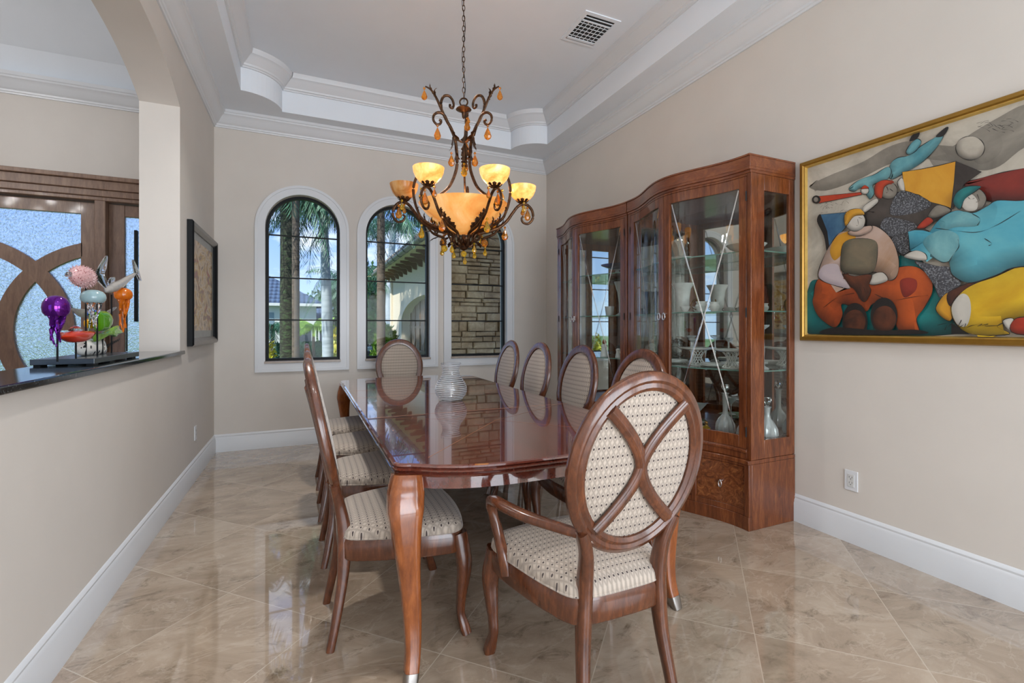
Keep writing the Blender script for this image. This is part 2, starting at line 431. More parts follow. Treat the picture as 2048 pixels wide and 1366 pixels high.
# foyer ceiling: groin vault, and its crown
b = B(); fx0, fx1, fy0, fy1 = FX, XL2, -.8, YB
N = 36
def fz(x, y):
    a = (x-(fx0+fx1)/2)/((fx1-fx0)/2); c = (y-(fy0+fy1)/2)/((fy1-fy0)/2)
    return 3.42+.85*max(0, min(1-abs(a)**1.7, 1-abs(c)**1.7))**.62
G = [[b.av((fx0+(fx1-fx0)*i/N, fy0+(fy1-fy0)*j/N, min(4.85, fz(fx0+(fx1-fx0)*i/N, fy0+(fy1-fy0)*j/N)))) for j in range(N+1)] for i in range(N+1)]
for i in range(N):
    for j in range(N):
        b.af((G[i][j], G[i+1][j], G[i+1][j+1], G[i][j+1]))
struct(b.make('ceiling_foyer', CEIL, ang=12))
b = B(); sweep2d(b, [(fx0, fy0), (fx1, fy0), (fx1, fy1), (fx0, fy1)], crown, True, 3.27)
struct(b.make('trim_3', TRIM, ang=30))

# ------------------------------------------------------------------ arched windows
def arch_path(c, hw, zb, zs, n=32, closed=True):
    p = [(c-hw, zb), (c+hw, zb)]
    p += [(c+hw*cos(pi*i/n), zs+hw*sin(pi*i/n)) for i in range(n+1)]
    return p
def band(b, outer, inner, y0, y1):
    R = [[(x, y0, z) for x, z in outer], [(x, y1, z) for x, z in outer], [(x, y1, z) for x, z in inner], [(x, y0, z) for x, z in inner]]
    b.loft([[R[k][i] for k in range(4)] for i in range(len(outer))], True, False, True)
for k, c in enumerate(WINS):
    w = thing('window_%d' % (k+1), None, None, (c, YB, 0), kind='structure')
    b = B(); band(b, arch_path(0, .445, .795, WS), arch_path(0, HW-.001, WB-.001, WS), -.016, .004)
    band(b, arch_path(0, .458, .782, WS), arch_path(0, .432, .808, WS), -.026, .003)
    b.make('window_casing', TRIM, w, ang=40)
    b = B(); band(b, arch_path(0, HW, WB, WS), arch_path(0, HW-.028, WB+.028, WS), .07, .125)
    b.make('window_frame', BLACKM, w, ang=40)
    b = B()
    for z in (1.325, 1.775, 2.225): b.box(-HW+.02, HW-.02, .088, .104, z-.007, z+.007)
    b.make('muntin', BLACKM, w, smooth=False)
    b = B(); pp = arch_path(0, HW-.02, WB+.02, WS); b.prism(pp, .094, .098, 'y'); b.make('window_pane', GLASS, w, smooth=False)
    rbox('window_sill', -HW-.006, HW+.006, -.03, .07, WB-.018, WB+.004, plain('sill_stone_%d' % k, (168, 154, 142), .3), w)

# ------------------------------------------------------------------ front door in the foyer
FROST = NT('rippled_door_glass'); _v = FROST.coords(scale=(1, 1, .8)); _f = FROST.noise(_v, 55, 4, .6, 1.2); _g = FROST.noise(_v, 6, 4, .6, 1.8)
FROST.col((.88, .95, 1, 1)); FROST.set(Roughness=.12, IOR=1.35, Transmission__Weight=1.0)
FROST.bump(FROST.math('ADD', FROST.math('MULTIPLY', _f, .5), _g), .9, .02); FROST = FROST.m
d1 = thing('door_1', None, None, (0, YB, 0), kind='structure')
b = B()
b.box(-3.2, -1.077, -.05, .1, 2.44, 2.50).box(-3.2, -1.077, -.07, .02, 2.50, 2.58).box(-3.2, -1.077, -.10, .02, 2.58, 2.62)
b.box(-3.2, -1.077, -.035, .1, 2.405, 2.44)
b.box(-1.765, -1.684, -.03, .14, 0, 2.41).box(-3.12, -3.04, -.03, .14, 0, 2.44).box(-1.16, -1.10, -.03, .14, 0, 2.44)
b.make('door_frame', DOORW, d1, smooth=False, bevel=.006)
def leaf(name, x0, x1, stile, arcs):
    lf = B(); y0, y1 = .05, .10; zt = 2.40
    lf.box(x0, x0+stile, y0, y1, .02, zt).box(x1-stile, x1, y0, y1, .02, zt)
    lf.box(x0+stile, x1-stile, y0, y1, zt-.11, zt).box(x0+stile, x1-stile, y0, y1, .02, .26)
    xa, xb = x0+stile, x1-stile; cx = (xa+xb)/2
    if arcs:
        for sgn in (1, -1):
            y0 = .05 if sgn > 0 else .0485
            ccx, ccz, R, hwid = cx+sgn*.566, 1.22, .775, .062
            pts = []
            for i in range(121):
                a = 2*pi*i/120; x, z = ccx+R*cos(a), ccz+R*sin(a)
                inside = xa-.05 < x < xb+.05 and .26 < z < zt-.1
                if inside: pts.append(a)
                elif pts:
                    if len(pts) > 2:
                        sec = []
                        for q in pts:
                            xo = min(xb+.01, max(xa-.01, ccx+(R+hwid)*cos(q))); xi = min(xb+.01, max(xa-.01, ccx+(R-hwid)*cos(q)))
                            sec.append([(xo, y0, ccz+(R+hwid)*sin(q)), (xo, y1, ccz+(R+hwid)*sin(q)), (xi, y1, ccz+(R-hwid)*sin(q)), (xi, y0, ccz+(R-hwid)*sin(q))])
                        lf.loft(sec)
                    pts = []
    o = lf.make('door_leaf', DOORW, d1, smooth=False, bevel=.004)
    g = B().box(xa-.01, xb+.01, .07, .078, .25, zt-.1).make('door_glass', FROST, o, smooth=False)
leaf('a', -2.635, -1.768, .118, True)
leaf('b', -3.50, -2.64, .118, True)
leaf('c', -1.684, -1.16, .12, False)
rbox('pull_handle', -1.475, -1.452, -.02, .03, 1.30, 2.16, BLACKM, d1)

# ------------------------------------------------------------------ granite ledge
b = B().prism([(-1.077, 1.806), (-.835, 1.806), (-.808, 1.78), (-.808, 4.12), (-.8355, 4.12), (-.8355, 4.094), (-1.0775, 4.094), (-1.0775, 4.12), (-1.10, 4.12), (-1.10, 1.78)], 1.0505, 1.078)
tag(b.make('granite_ledge', GRANITE, smooth=False, bevel=.006), 'polished black granite ledge capping the half wall in the arched opening', 'ledge')

# ------------------------------------------------------------------ glass sea-life sculpture on the ledge
sc = thing('glass_sculpture', 'coloured glass fish and jellyfish on thin black rods rising from a dark base', 'sculpture', (-.97, 2.95, 1.078))
SB = plain('sculpture_base', (70, 76, 80), .25, .6)
def G_(name, c, **kw): return solid_glass(name, srgb(c), .03, 1.45, **kw)
PURP = plain('purple_lustre_glass', (112, 38, 150), .08, .75); PINKM = NT('pink_spotted_glass')
_v = PINKM.coords(scale=(60, 60, 60)); _vo = PINKM.n.new('ShaderNodeTexVoronoi'); PINKM.link(_v, _vo.inputs['Vector']); _vo.inputs['Scale'].default_value = 1.2
PINKM.col(PINKM.ramp(_vo.outputs['Distance'], [(.18, srgb((150, 80, 85))), (.3, srgb((214, 170, 170)))])); PINKM.set(Roughness=.15); PINKM = PINKM.m
ORNG = plain('orange_glass', (240, 130, 30), .08, 0, Transmission__Weight=.5); REDG = plain('red_orange_glass', (225, 60, 20), .06, 0, Transmission__Weight=.35)
GRNG = plain('green_glass', (95, 165, 20), .06, 0, Transmission__Weight=.3); LIMEG = plain('lime_glass', (150, 200, 80), .08, 0, Transmission__Weight=.55)
PALEB = plain('pale_blue_glass', (165, 195, 200), .15, 0, Transmission__Weight=.3); GREYG = plain('grey_glass', (170, 165, 160), .12, 0, Transmission__Weight=.2)
WHITEG = plain('white_glass', (225, 222, 215), .1); BLUEG = plain('blue_glass', (25, 95, 190), .08); YELG = plain('yellow_glass', (245, 175, 20), .1)
def sp(X, Y, x, dx=0):   # point of a 5.252x crop of the photo placed on the plane x
    p = on_x(40+X/5.252, 490+Y/5.252, x); return Vector((p[0]+.97+dx, p[1]-2.95, p[2]-1.078))
def scale_at(x, X): # metres (along y, along z) per crop px
    a, c = sp(X-10, 700, x), sp(X+10, 700, x); d = sp(X, 710, x)-sp(X, 700, x); return abs(c.y-a.y)/20, abs(d.z)/10
b = B().box(-.12, .10, -.26, .36, .006, .031)
b.make('base', SB, sc, smooth=False, bevel=.002)
b = B()
for x in (-.10, .08):
    for y in (-.22, -.02, .3): B().box(x-.012, x+.012, y-.03, y+.03, 0, .007).make('base_foot', BLACKM, sc, smooth=False)
def rod(X, Ytop, x):
    t = sp(X, Ytop, x); B().tube([(t.x, t.y, .03), (t.x, t.y, t.z+.01)], .0035, 8).make('rod', BLACKM, sc)
def jelly(X, Yt, Yb, W, Ytent, x, m1, m2, name, lab, tents=6):
    s, v = scale_at(x, X); top = sp(X, Yt, x); h = (Yb-Yt)*v; R = W/2*s
    R = .78*W/5.252/2*(Vector((top.x-.97, top.y+2.95)).length)/F/1.42
    prof = [(.001, h), (R*.4, h*.97), (R*.74, h*.84), (R*.95, h*.62), (R, h*.4), (R*.94, h*.16), (R*.74, 0), (R*.68, .004), (.002, h*.4)]
    bb = B(); bb.lathe(prof, 28, (top.x, top.y, top.z-h)); o = bb.make('jellyfish', m1, sc, ang=60); o['label'] = lab
    bb = B(); L = (Ytent-Yb)*v
    for i in range(tents):
        a = 2*pi*i/tents; r0 = R*.45
        pts = []
        for k in range(9):
            t = k/8; pts.append((top.x+r0*cos(a)*(1-t*.55)+.006*sin(5*t+a*2), top.y+r0*sin(a)*(1-t*.55)+.006*cos(6*t+i), top.z-h*.9-L*t*(.75+.25*((i*37) % 5)/4)))
        bb.tube(pts, [(.009-.006*k/8) for k in range(9)], 7)
    t = bb.make('tentacles', m2, o)
jelly(380, 530, 745, 300, 1090, -.93, PURP, PURP, 'jellyfish', 'purple metallic jellyfish')
jelly(770, 470, 605, 290, 930, -.93, PALEB, CRYSTAL, 'jellyfish', 'pale blue jellyfish with clear tentacles', 4)
jelly(1085, 450, 570, 225, 930, -.95, ORNG, ORNG, 'jellyfish', 'orange jellyfish')
for X, Y, x in ((393, 960, -.93), (587, 1000, -.95), (692, 465, -.97), (812, 600, -.93), (868, 960, -.96), (962, 540, -.97), (1123, 575, -.95)): rod(X, Y, x)
# pufferfish
s, v = scale_at(-.97, 660); c = sp(660, 335, -.97)
bb = B(); R = (.035, 112*s, 112*v); bb.ell(c, R, 24, 16)
for i in range(190):
    z = 1-2*(i+.5)/190; a = i*2.39996; r = sqrt(1-z*z); nrm = Vector((r*cos(a), r*sin(a), z)); p = Vector((c.x+R[0]*nrm.x, c.y+R[1]*nrm.y, c.z+R[2]*nrm.z))
    bb.tube([p, p+nrm*.008], [.0022, .0003], 4)
o = bb.make('pufferfish', PINKM, sc); o['label'] = 'pink spiny pufferfish'
bb = B()
def fin(bb, c, pts, th=.006, x=-.97):
    P = [sp(X, Y, x) for X, Y in pts]; m = sum(P, Vector())/len(P)
    Q = cat_rom(P, True, 5)
    bb.loft([[(p.x-th*.3, m.y+(p.y-m.y)*.8, m.z+(p.z-m.z)*.8) for p in Q], [(p.x, p.y, p.z) for p in Q], [(p.x+th, p.y, p.z) for p in Q], [(p.x+th*1.3, m.y+(p.y-m.y)*.8, m.z+(p.z-m.z)*.8) for p in Q]])
fin(bb, c, [(780, 330), (820, 230), (890, 120), (908, 130), (895, 230), (870, 320), (930, 430), (900, 460), (830, 400)])
bb.make('fin', CRYSTAL, o); bb = B()
fin(bb, c, [(530, 290), (490, 280), (468, 320), (480, 332), (530, 330)])
bb.make('fin', CRYSTAL, o)
# whale
P = [sp(X, Y, -.96) for X, Y in ((905, 490), (930, 470), (985, 445), (1060, 405), (1130, 355), (1190, 315), (1222, 285))]
o = B().tube(cat_rom(P, False, 5), interp([.004, .020, .026, .022, .016, .010, .006], 31), 14).make('whale', GREYG, sc); o['label'] = 'grey glass whale with raised tail'
bb = B(); fin(bb, c, [(1195, 300), (1175, 165), (1190, 175), (1232, 270), (1262, 370), (1240, 365), (1215, 310)], .008, -.96); bb.make('tail', CRYSTAL, o); bb = B(); fin(bb, c, [(915, 400), (940, 345), (985, 340), (975, 390)], .006, -.96); bb.make('fin', CRYSTAL, o)
# red fish, green disc fish, lime starfish, yellow and blue fish, black-spotted fish
def blob(name, pts, x, th, mat, lab, par=None):
    P = [sp(X, Y, x) for X, Y in pts]; m = sum(P, Vector())/len(P); Q = cat_rom(P, True, 6); rings = []
    for k in range(9):
        a = -pi/2+pi*k/8; r = max(cos(a), .05)
        rings.append([(m.x+th*sin(a), m.y+(p.y-m.y)*r**.6, m.z+(p.z-m.z)*r**.6) for p in Q])
    o = B().loft(rings).make(name, mat, par or sc, ang=60)
    if lab: o['label'] = lab
    return o
o = blob('fish', [(410, 965), (460, 930), (540, 905), (650, 900), (765, 915), (720, 980), (640, 1020), (540, 1025), (470, 1000)], -.95, .03, REDG, 'red and orange flat fish')
bb = B(); fin(bb, c, [(520, 905), (510, 880), (570, 850), (625, 870), (640, 900)], .006, -.95); bb.make('fin', CRYSTAL, o); bb = B(); fin(bb, c, [(415, 970), (400, 930), (430, 915), (450, 940)], .006, -.95); bb.make('fin', CRYSTAL, o)
blob('fish', [(790, 720), (850, 692), (920, 705), (955, 770), (940, 850), (900, 895), (840, 905), (800, 890)], -.95, .022, GRNG, 'green disc-shaped fish')
blob('starfish', [(770, 940), (850, 925), (920, 890), (950, 905), (975, 865), (1030, 845), (1040, 880), (1080, 915), (1030, 935), (1000, 965), (950, 950), (880, 960), (820, 965), (800, 1010), (775, 1010)], -.96, .014, LIMEG, 'lime green starfish')
o = blob('fish', [(695, 790), (745, 770), (790, 800), (800, 850), (750, 880), (700, 865)], -1.0, .018, YELG, 'yellow and blue fish')
blob('head', [(690, 740), (700, 690), (780, 680), (830, 690), (800, 740), (740, 765)], -1.0, .018, BLUEG, 'blue head', o)
bb = B(); fin(bb, c, [(535, 665), (600, 672), (690, 680), (690, 760), (600, 740)], .005, -1.0); bb.make('fin', GREYG, o); bb = B(); fin(bb, c, [(905, 700), (990, 650), (1000, 665), (930, 715)], .005, -1.0); bb.make('fin', GREYG, o)
SPOT = NT('black_spotted_glass'); _v = SPOT.coords(scale=(26, 26, 26)); _vo = SPOT.n.new('ShaderNodeTexVoronoi'); SPOT.link(_v, _vo.inputs['Vector']); _vo.inputs['Scale'].default_value = 1.2
SPOT.col(SPOT.ramp(_vo.outputs['Distance'], [(.26, (.01, .01, .012)), (.3, (.75, .74, .7))])); SPOT.set(Roughness=.1); SPOT = SPOT.m
o = blob('fish', [(600, 1080), (640, 1020), (740, 985), (840, 985), (880, 1060), (870, 1140), (780, 1160), (640, 1160)], -.99, .03, SPOT, 'white fish with black spots')
bb = B()
for k in range(9):
    t = k/8; bb.tube([sp(880+150*t, 1130-120*t**.6, -.98), sp(900+145*t, 1060-75*t**.8, -.98)], .0022, 5)
bb.make('tail', BLACKM, o)

# ------------------------------------------------------------------ framed picture on the left wall
pf = thing('framed_picture', 'black and silver framed print hanging on the left wall near the corner', 'picture', (XL, 4.85, 1.59))
FS = plain('silver_frame_edge', (120, 116, 112), .3, .8)
hy, hz = .545, .49
b = B()
prof = [(0, 0), (0, .035), (.012, .045), (.035, .04), (.06, .022), (.06, 0)]
path = [(-hy, -hz), (hy, -hz), (hy, hz), (-hy, hz)]
m = miter(path, True)
def frame_mesh(b, path, m, prof, f):
    rings = [[f(p[0]+mm.x*o, p[1]+mm.y*o, d) for o, d in prof] for p, mm in zip(path, m)]
    for i in range(4):
        b.m = 0 if i in (1, 3) else 1
        b.loft([rings[i], rings[(i+1) % 4]], True, False)
    b.m = 0
frame_mesh(b, path, m, prof, lambda y, z, d: (d+.002, y, z))
b.make('frame', [BLACKM, FS], pf, smooth=False)
b = B().box(.001, .012, -hy+.05, hy-.05, -hz+.05, hz-.05); b.make('mat_board', plain('mat_board', (150, 152, 148), .7), pf, smooth=False)
PR = NT('abstract_print'); _v = PR.coords(scale=(1, 1.0, 1.6)); _f = PR.noise(_v, 5.0, 4, .55, 1.2)
PR.col(PR.ramp(_f, [(.3, srgb((84, 74, 68))), (.4, srgb((176, 150, 120))), (.47, srgb((200, 182, 160))), (.53, srgb((190, 150, 70))), (.6, srgb((120, 96, 84))), (.68, srgb((170, 60, 44)))])); PR.set(Roughness=.5); PR = PR.m
b = B().box(.012, .0135, -hy+.12, hy-.12, -hz+.12, hz-.12); b.make('print', PR, pf, smooth=False)
b = B().box(.017, .018, -hy+.055, hy-.055, -hz+.055, hz-.055); b.make('glazing', thin_glass('picture_glass', (1, 1, 1, 1), .01, refl=.25), pf, smooth=False)

# ------------------------------------------------------------------ outlets
def outlet(loc, nx, label):
    t = thing('wall_outlet', label, 'outlet', loc, 0 if nx > 0 else pi)
    rbox('cover_plate', 0, .006, -.036, .036, -.058, .058, TRIM, t, .002)
    rbox('receptacle', .005, .008, -.018, .018, -.036, .036, plain('socket_white', (205, 205, 203), .3), t, .001)
    b = B()
    for z in (.016, -.016):
        b.box(.0078, .0085, -.009, -.007, z, z+.009).box(.0078, .0085, .006, .008, z, z+.009).box(.0078, .0085, -.002, .002, z-.008, z-.004)
    b.make('socket_slots', DARK, t, smooth=False)
p = on_x(1703, 961, XR); outlet((XR, p[1], p[2]), -1, 'white wall outlet above the baseboard below the large painting')
p = on_x(390, 866, XL); outlet((XL, p[1], p[2]), 1, 'white wall outlet on the left wall under the framed print')

# ------------------------------------------------------------------ ceiling vent
vt = thing('ceiling_vent', 'square white air vent with louvres set in the tray ceiling', 'vent', (2.20, 3.37, TOPZ), pi)
b = B(); w, l = .17, .20
b.box(-w, w, -l, -l+.035, -.008, 0).box(-w, w, l-.035, l, -.008, 0).box(-w, -w+.035, -l+.035, l-.035, -.008, 0).box(w-.035, w, -l+.035, l-.035, -.008, 0)
b.make('frame', CEIL, vt, smooth=False)
B().box(-w+.03, w-.03, -l+.03, l-.03, -.0022, -.0015).make('duct', DARK, vt, smooth=False)
b = B()
for i in range(7): b.box(-w+.03+i*.0405, -w+.034+i*.0405, -l+.03, l-.11, -.007, -.002)
for i in range(6): b.box(-w+.03, w-.03, -l+.04+i*.043, -l+.046+i*.043, -.006, -.003)
b.box(-w+.03, w-.03, l-.115, l-.10, -.008, -.002).box(-w+.03, w-.03, l-.07, l-.062, -.007, -.002).box(-w+.03, w-.03, -l+.03, -l+.06, -.008, -.002)
b.make('louvre', CEIL, vt, smooth=False)

# ------------------------------------------------------------------ chairs
def seat_outline(s=1.0, n=6):
    P = [(-.165, -.215), (0, -.232), (.165, -.215), (.222, -.12), (.262, .02), (.288, .15), (.285, .225), (.215, .262), (0, .285), (-.215, .262), (-.285, .225), (-.288, .15), (-.262, .02), (-.222, -.12)]
    return [(p.x*s, (p.y-.02)*s+.02) for p in cat_rom([(x, y, 0) for x, y in P], True, n)]
OC_Y, OC_Z, TILT = -.285, .832, math.atan2(.125, .59)
def oval_pt(x, z, d=0):   # local oval plane -> chair coords; d = towards the front
    return (x, OC_Y-z*sin(TILT)+d*cos(TILT), OC_Z+z*cos(TILT)+d*sin(TILT))
def make_chair(name, label, group, arms):
    t = thing(name, label, 'chair', group=group)
    # seat frame
    b = B(); o1 = seat_outline(.985)
    b.loft([[(x*.985, y*.985, .338) for x, y in o1], [(x, y, .345) for x, y in o1], [(x, y, .405) for x, y in o1], [(x*.98, y*.98, .418) for x, y in o1]])
    b.make('seat_frame', CHAIRW, t, ang=50)
    b = B(); rings = []
    for s, z in ((.93, .415), (.965, .418), (.985, .43), (.975, .447), (.93, .463), (.84, .476), (.68, .485), (.45, .489), (.2, .49)):
        rings.append([(x, y, z) for x, y in seat_outline(s)])
    b.loft(rings); b.make('seat', FABS, t, ang=80)
    b = B(); b.tube([(x*.975, y*.975, .425) for x, y in seat_outline(1.0)], .0045, 6, loop=True); b.make('piping', FABS, t)
    # legs
    for sx in (-1, 1):
        path = cat_rom([(sx*.262, .228, .41), (sx*.268, .236, .36), (sx*.276, .246, .28), (sx*.272, .238, .18), (sx*.268, .232, .09), (sx*.274, .244, .035), (sx*.279, .254, 0)], False, 5)
        B().tube(path, interp([.030, .031, .031, .025, .018, .017, .021, .021], len(path)), 16, up=(0, 1, 0), sq=.45).make('leg', CHAIRW, t, ang=50)
        path = cat_rom([(sx*.175, -.262, 0), (sx*.166, -.24, .11), (sx*.152, -.216, .25), (sx*.145, -.208, .36), (sx*.142, -.21, .46), (sx*.148, -.228, .56), (sx*.175, -.246, .64)], False, 5)
        B().tube(path, interp([(.016, .016), (.018, .017), (.021, .02), (.026, .022), (.026, .022), (.021, .02), (.018, .018)], len(path)), 12, up=(0, 1, 0), sq=.45).make('rear_leg', CHAIRW, t, ang=50)
    # oval back ring
    n = 56; prof = [(-.005, -.016), (.022, -.021), (.045, -.017), (.052, -.008), (.052, .006), (.046, .012), (.030, .018), (.020, .013), (.008, .018), (-.004, .012)]
    rings = []
    for i in range(n):
        a = 2*pi*i/n; ex, ez = .198, .243
        nx, nz = cos(a)/ex, sin(a)/ez; L = sqrt(nx*nx+nz*nz); nx /= L; nz /= L
        rings.append([oval_pt(ex*cos(a)+nx*o, ez*sin(a)+nz*o, -d) for o, d in prof])
    b = B(); b.loft(rings, True, False, True); b.make('back_frame', CHAIRW, t, ang=40)
    # upholstered pad
    b = B(); rings = []
    for s, d in ((.2, .030), (.5, .028), (.75, .023), (.9, .015), (.97, .006), (1.0, -.002), (.97, -.006), (.6, -.008), (.2, -.009)):
        rings.append([oval_pt(.197*s*cos(2*pi*i/40), .242*s*sin(2*pi*i/40), d) for i in range(40)])
    b.loft(rings); b.make('backrest', FABB, t, ang=80)
    # crossed bars at the back
    b = B()
    for sx in (-1, 1):
        pts = []
        for i in range(25):
            u = -1+2*i/24; x = sx*.138*math.copysign(abs(u)**1.55, u); z = .19*u
            pts.append(oval_pt(x, z, -.016))
        b.tube(pts, [(.009, .021)]*25, 12, up=(0, -1, -.2), sq=.3)
        b.tube([Vector(p)+Vector((0, -.007, 0)) for p in pts], [(.006, .011)]*25, 8, up=(0, -1, -.2))
    b.make('cross_bar', CHAIRW, t, ang=50)
    if arms:
        for sx in (-1, 1):
            path = cat_rom([(sx*.160, -.25, .628), (sx*.198, -.195, .632), (sx*.272, -.08, .640), (sx*.312, .03, .645), (sx*.318, .10, .640), (sx*.312, .150, .615), (sx*.298, .158, .565), (sx*.284, .145, .50), (sx*.278, .11, .43), (sx*.270, .10, .37)], False, 6)
            B().tube(path, interp([(.012, .014), (.015, .018), (.016, .022), (.017, .023), (.017, .022), (.018, .018), (.018, .017), (.020, .018), (.023, .02), (.022, .02)], len(path)), 14, sq=.2).make('armrest', CHAIRW, t, ang=60)
    return t
side = make_chair('dining_chair', 'x', 'oval-backed side chairs along the table', False)
first = True
LL = {('L', 0): 'oval-backed side chair nearest the camera on the left side of the table',
      ('L', 1): 'second side chair from the camera in the left row',
      ('L', 2): 'third side chair from the camera in the left row, mostly hidden',
      ('L', 3): 'farthest side chair of the left row, beside the far left table leg',
      ('R', 0): 'right-row side chair half hidden behind the near armchair, before the cabinet doors',
      ('R', 1): 'right-row side chair in front of the left half of the china cabinets',
      ('R', 2): 'right-row side chair with its back against the plain wall left of the cabinets',
      ('R', 3): 'farthest side chair of the right row, under the right window'}
for sd, ys in (('L', (2.115, 2.80, 3.435, 4.07)), ('R', (2.24, 2.91, 3.575, 4.20))):
    for i, y in enumerate(ys):
        o = side if first else copy_tree(side); first = False
        o.location = (.348 if sd == 'L' else 1.50, y, 0); o.rotation_euler = (0, 0, -pi/2 if sd == 'L' else pi/2)
        o['label'] = LL[(sd, i)]
arm = make_chair('dining_armchair', 'large oval-backed armchair with crossed back bars in the foreground', 'armchairs at the table ends', True)
arm.location = (.925, 1.44, 0)
o = copy_tree(arm); o.location = (.92, 4.80, 0); o.rotation_euler = (0, 0, pi); o['label'] = 'far armchair at the window end of the table, seen head-on'

# ------------------------------------------------------------------ table
TX0, TX1, TYN, TYF = .295, 1.54, 1.69, 4.58
def table_outline(off=0, n=14):
    cx, cy = (TX0+TX1)/2, (TYN+TYF)/2; hw, hl = (TX1-TX0)/2+off, (TYF-TYN)/2+off; r = .05+off; bow = .125
    pts = []
    def corner(x, y, a0):
        for i in range(7):
            a = a0+(pi/2)*i/6; pts.append((x+r*cos(a), y+r*sin(a)))
    corner(cx-hw+r, cy-hl+r, pi)
    for i in range(1, n): u = i/n; pts.append((cx-hw+r+(2*hw-2*r)*u, cy-hl-bow*(1-abs(2*u-1)**3.8)))
    corner(cx+hw-r, cy-hl+r, -pi/2); corner(cx+hw-r, cy+hl-r, 0)
    for i in range(1, n): u = i/n; pts.append((cx+hw-r-(2*hw-2*r)*u, cy+hl+bow*(1-abs(2*u-1)**3.8)))
    corner(cx-hw+r, cy+hl-r, pi/2)
    return pts
tb = thing('dining_table', 'long glossy mahogany dining table with bowed ends and cabriole legs', 'table', (.9175, 3.135, 0))
def loc(pts, z): return [(x-.9175, y-3.135, z) for x, y in pts]
b = B(); b.loft([loc(table_outline(o), z) for o, z in ((-.014, .712), (-.002, .716), (.004, .724), (-.006, .729), (.006, .736), (.008, .742), (-.002, .746), (.006, .751), (.003, .757), (-.006, .760))])
b.make('tabletop', TABLEW, tb, ang=11)
b = B(); b.loft([loc(table_outline(-.035), z) for z in (.665, .672, .72)]); b.make('apron', TABLEW, tb, ang=30)
for (x0, y0, x1, y1) in ((.30, 2.62, 1.535, 2.62), (.30, 3.40, 1.535, 3.40), (.30, 3.78, 1.535, 3.78)):
    B().box(x0-.9175, x1-.9175, y0-3.135-.0007, y0-3.135+.0007, .7598, .7604).make('leaf_seam', INLAY, tb, smooth=False)
for (x0, y0, x1, y1) in ((.42, 1.74, .9175, 2.30), (1.415, 1.74, .9175, 2.30), (.9175, 2.30, 1.50, 2.62), (.9175, 2.3, .335, 2.62)):
    d = Vector((x1-x0, y1-y0, 0)).normalized(); nn = Vector((-d.y, d.x, 0))*.0012; p0 = Vector((x0-.9175, y0-3.135, .7604)); p1 = Vector((x1-.9175, y1-3.135, .7604))
    b = B(); b.face([p0-nn, p1-nn, p1+nn, p0+nn]); b.make('inlay', INLAY, tb, smooth=False)
for sx in (-1, 1):
    for sy in (-1, 1):
        cx, cy = sx*.584, sy*1.43
        path = cat_rom([(cx, cy, .72), (cx+sx*.006, cy+sy*.012, .66), (cx+sx*.012, cy+sy*.032, .60), (cx+sx*.010, cy+sy*.042, .52), (cx, cy+sy*.045, .38), (cx-sx*.010, cy+sy*.046, .22), (cx-sx*.010, cy+sy*.056, .12), (cx-sx*.002, cy+sy*.072, .05)], False, 5)
        lg = B().tube(path, interp([.052, .062, .062, .05, .037, .031, .027, .025], len(path)), 20, up=(0, 1, 0), sq=.5).make('leg', TABLELEG, tb, ang=50)
        e = path[-1]
        cp = B().tube([(e[0], e[1], .055), (e[0]+sx*.004, e[1]+sy*.006, .03), (e[0]+sx*.01, e[1]+sy*.014, 0)], [.0255, .025, .021], 20, up=(0, 1, 0), sq=.5).make('foot_cap', SATIN, lg, ang=50)

# cut-glass vase
v0 = thing('crystal_vase', 'ribbed clear glass vase standing on the dining table', 'vase', (.893, 3.055, .7606))
prof = [(.001, 0), (.055, 0), (.075, .01), (.095, .035), (.106, .065), (.105, .09), (.092, .118), (.072, .145), (.058, .17), (.053, .195), (.056, .215), (.066, .235), (.070, .247), (.064, .249), (.050, .215), (.047, .19), (.052, .168), (.066, .142), (.086, .115), (.098, .088), (.098, .065), (.088, .04), (.065, .018), (.001, .014)]
RP = []
for (r0, z0), (r1, z1) in zip(prof, prof[1:]):
    for k in range(3): t = k/3; RP.append((r0+(r1-r0)*t, z0+(z1-z0)*t))
RP.append(prof[-1])
b = B(); b.lathe([(max(.001, r+(.0018*sin(z*2*pi/.0115) if r > .03 and i < 36 else 0)), z) for i, (r, z) in enumerate(RP)], 48, wob=lambda u, z: .03*sin(6*2*pi*u))
b.make('vessel', thin_glass('vase_glass', (.97, .98, .99, 1), .1, refl=.8), v0, ang=70)
b = B()
for k in range(19):
    z = .012+k*.0122; r = None
    for (r0, z0), (r1, z1) in zip(prof[:13], prof[1:13]):
        if z0 <= z <= z1: r = r0+(r1-r0)*(z-z0)/(z1-z0)
    if r: b.tube([((r+.0015)*(1+.03*sin(6*a))*cos(a), (r+.001)*(1+.03*sin(6*a))*sin(a), z) for a in [2*pi*i/48 for i in range(48)]], .0034, 6, loop=True)
b.make('glass_rib', thin_glass('rib_glass', (.9, .92, .94, 1), .5, refl=2.0, diff=.3), v0)

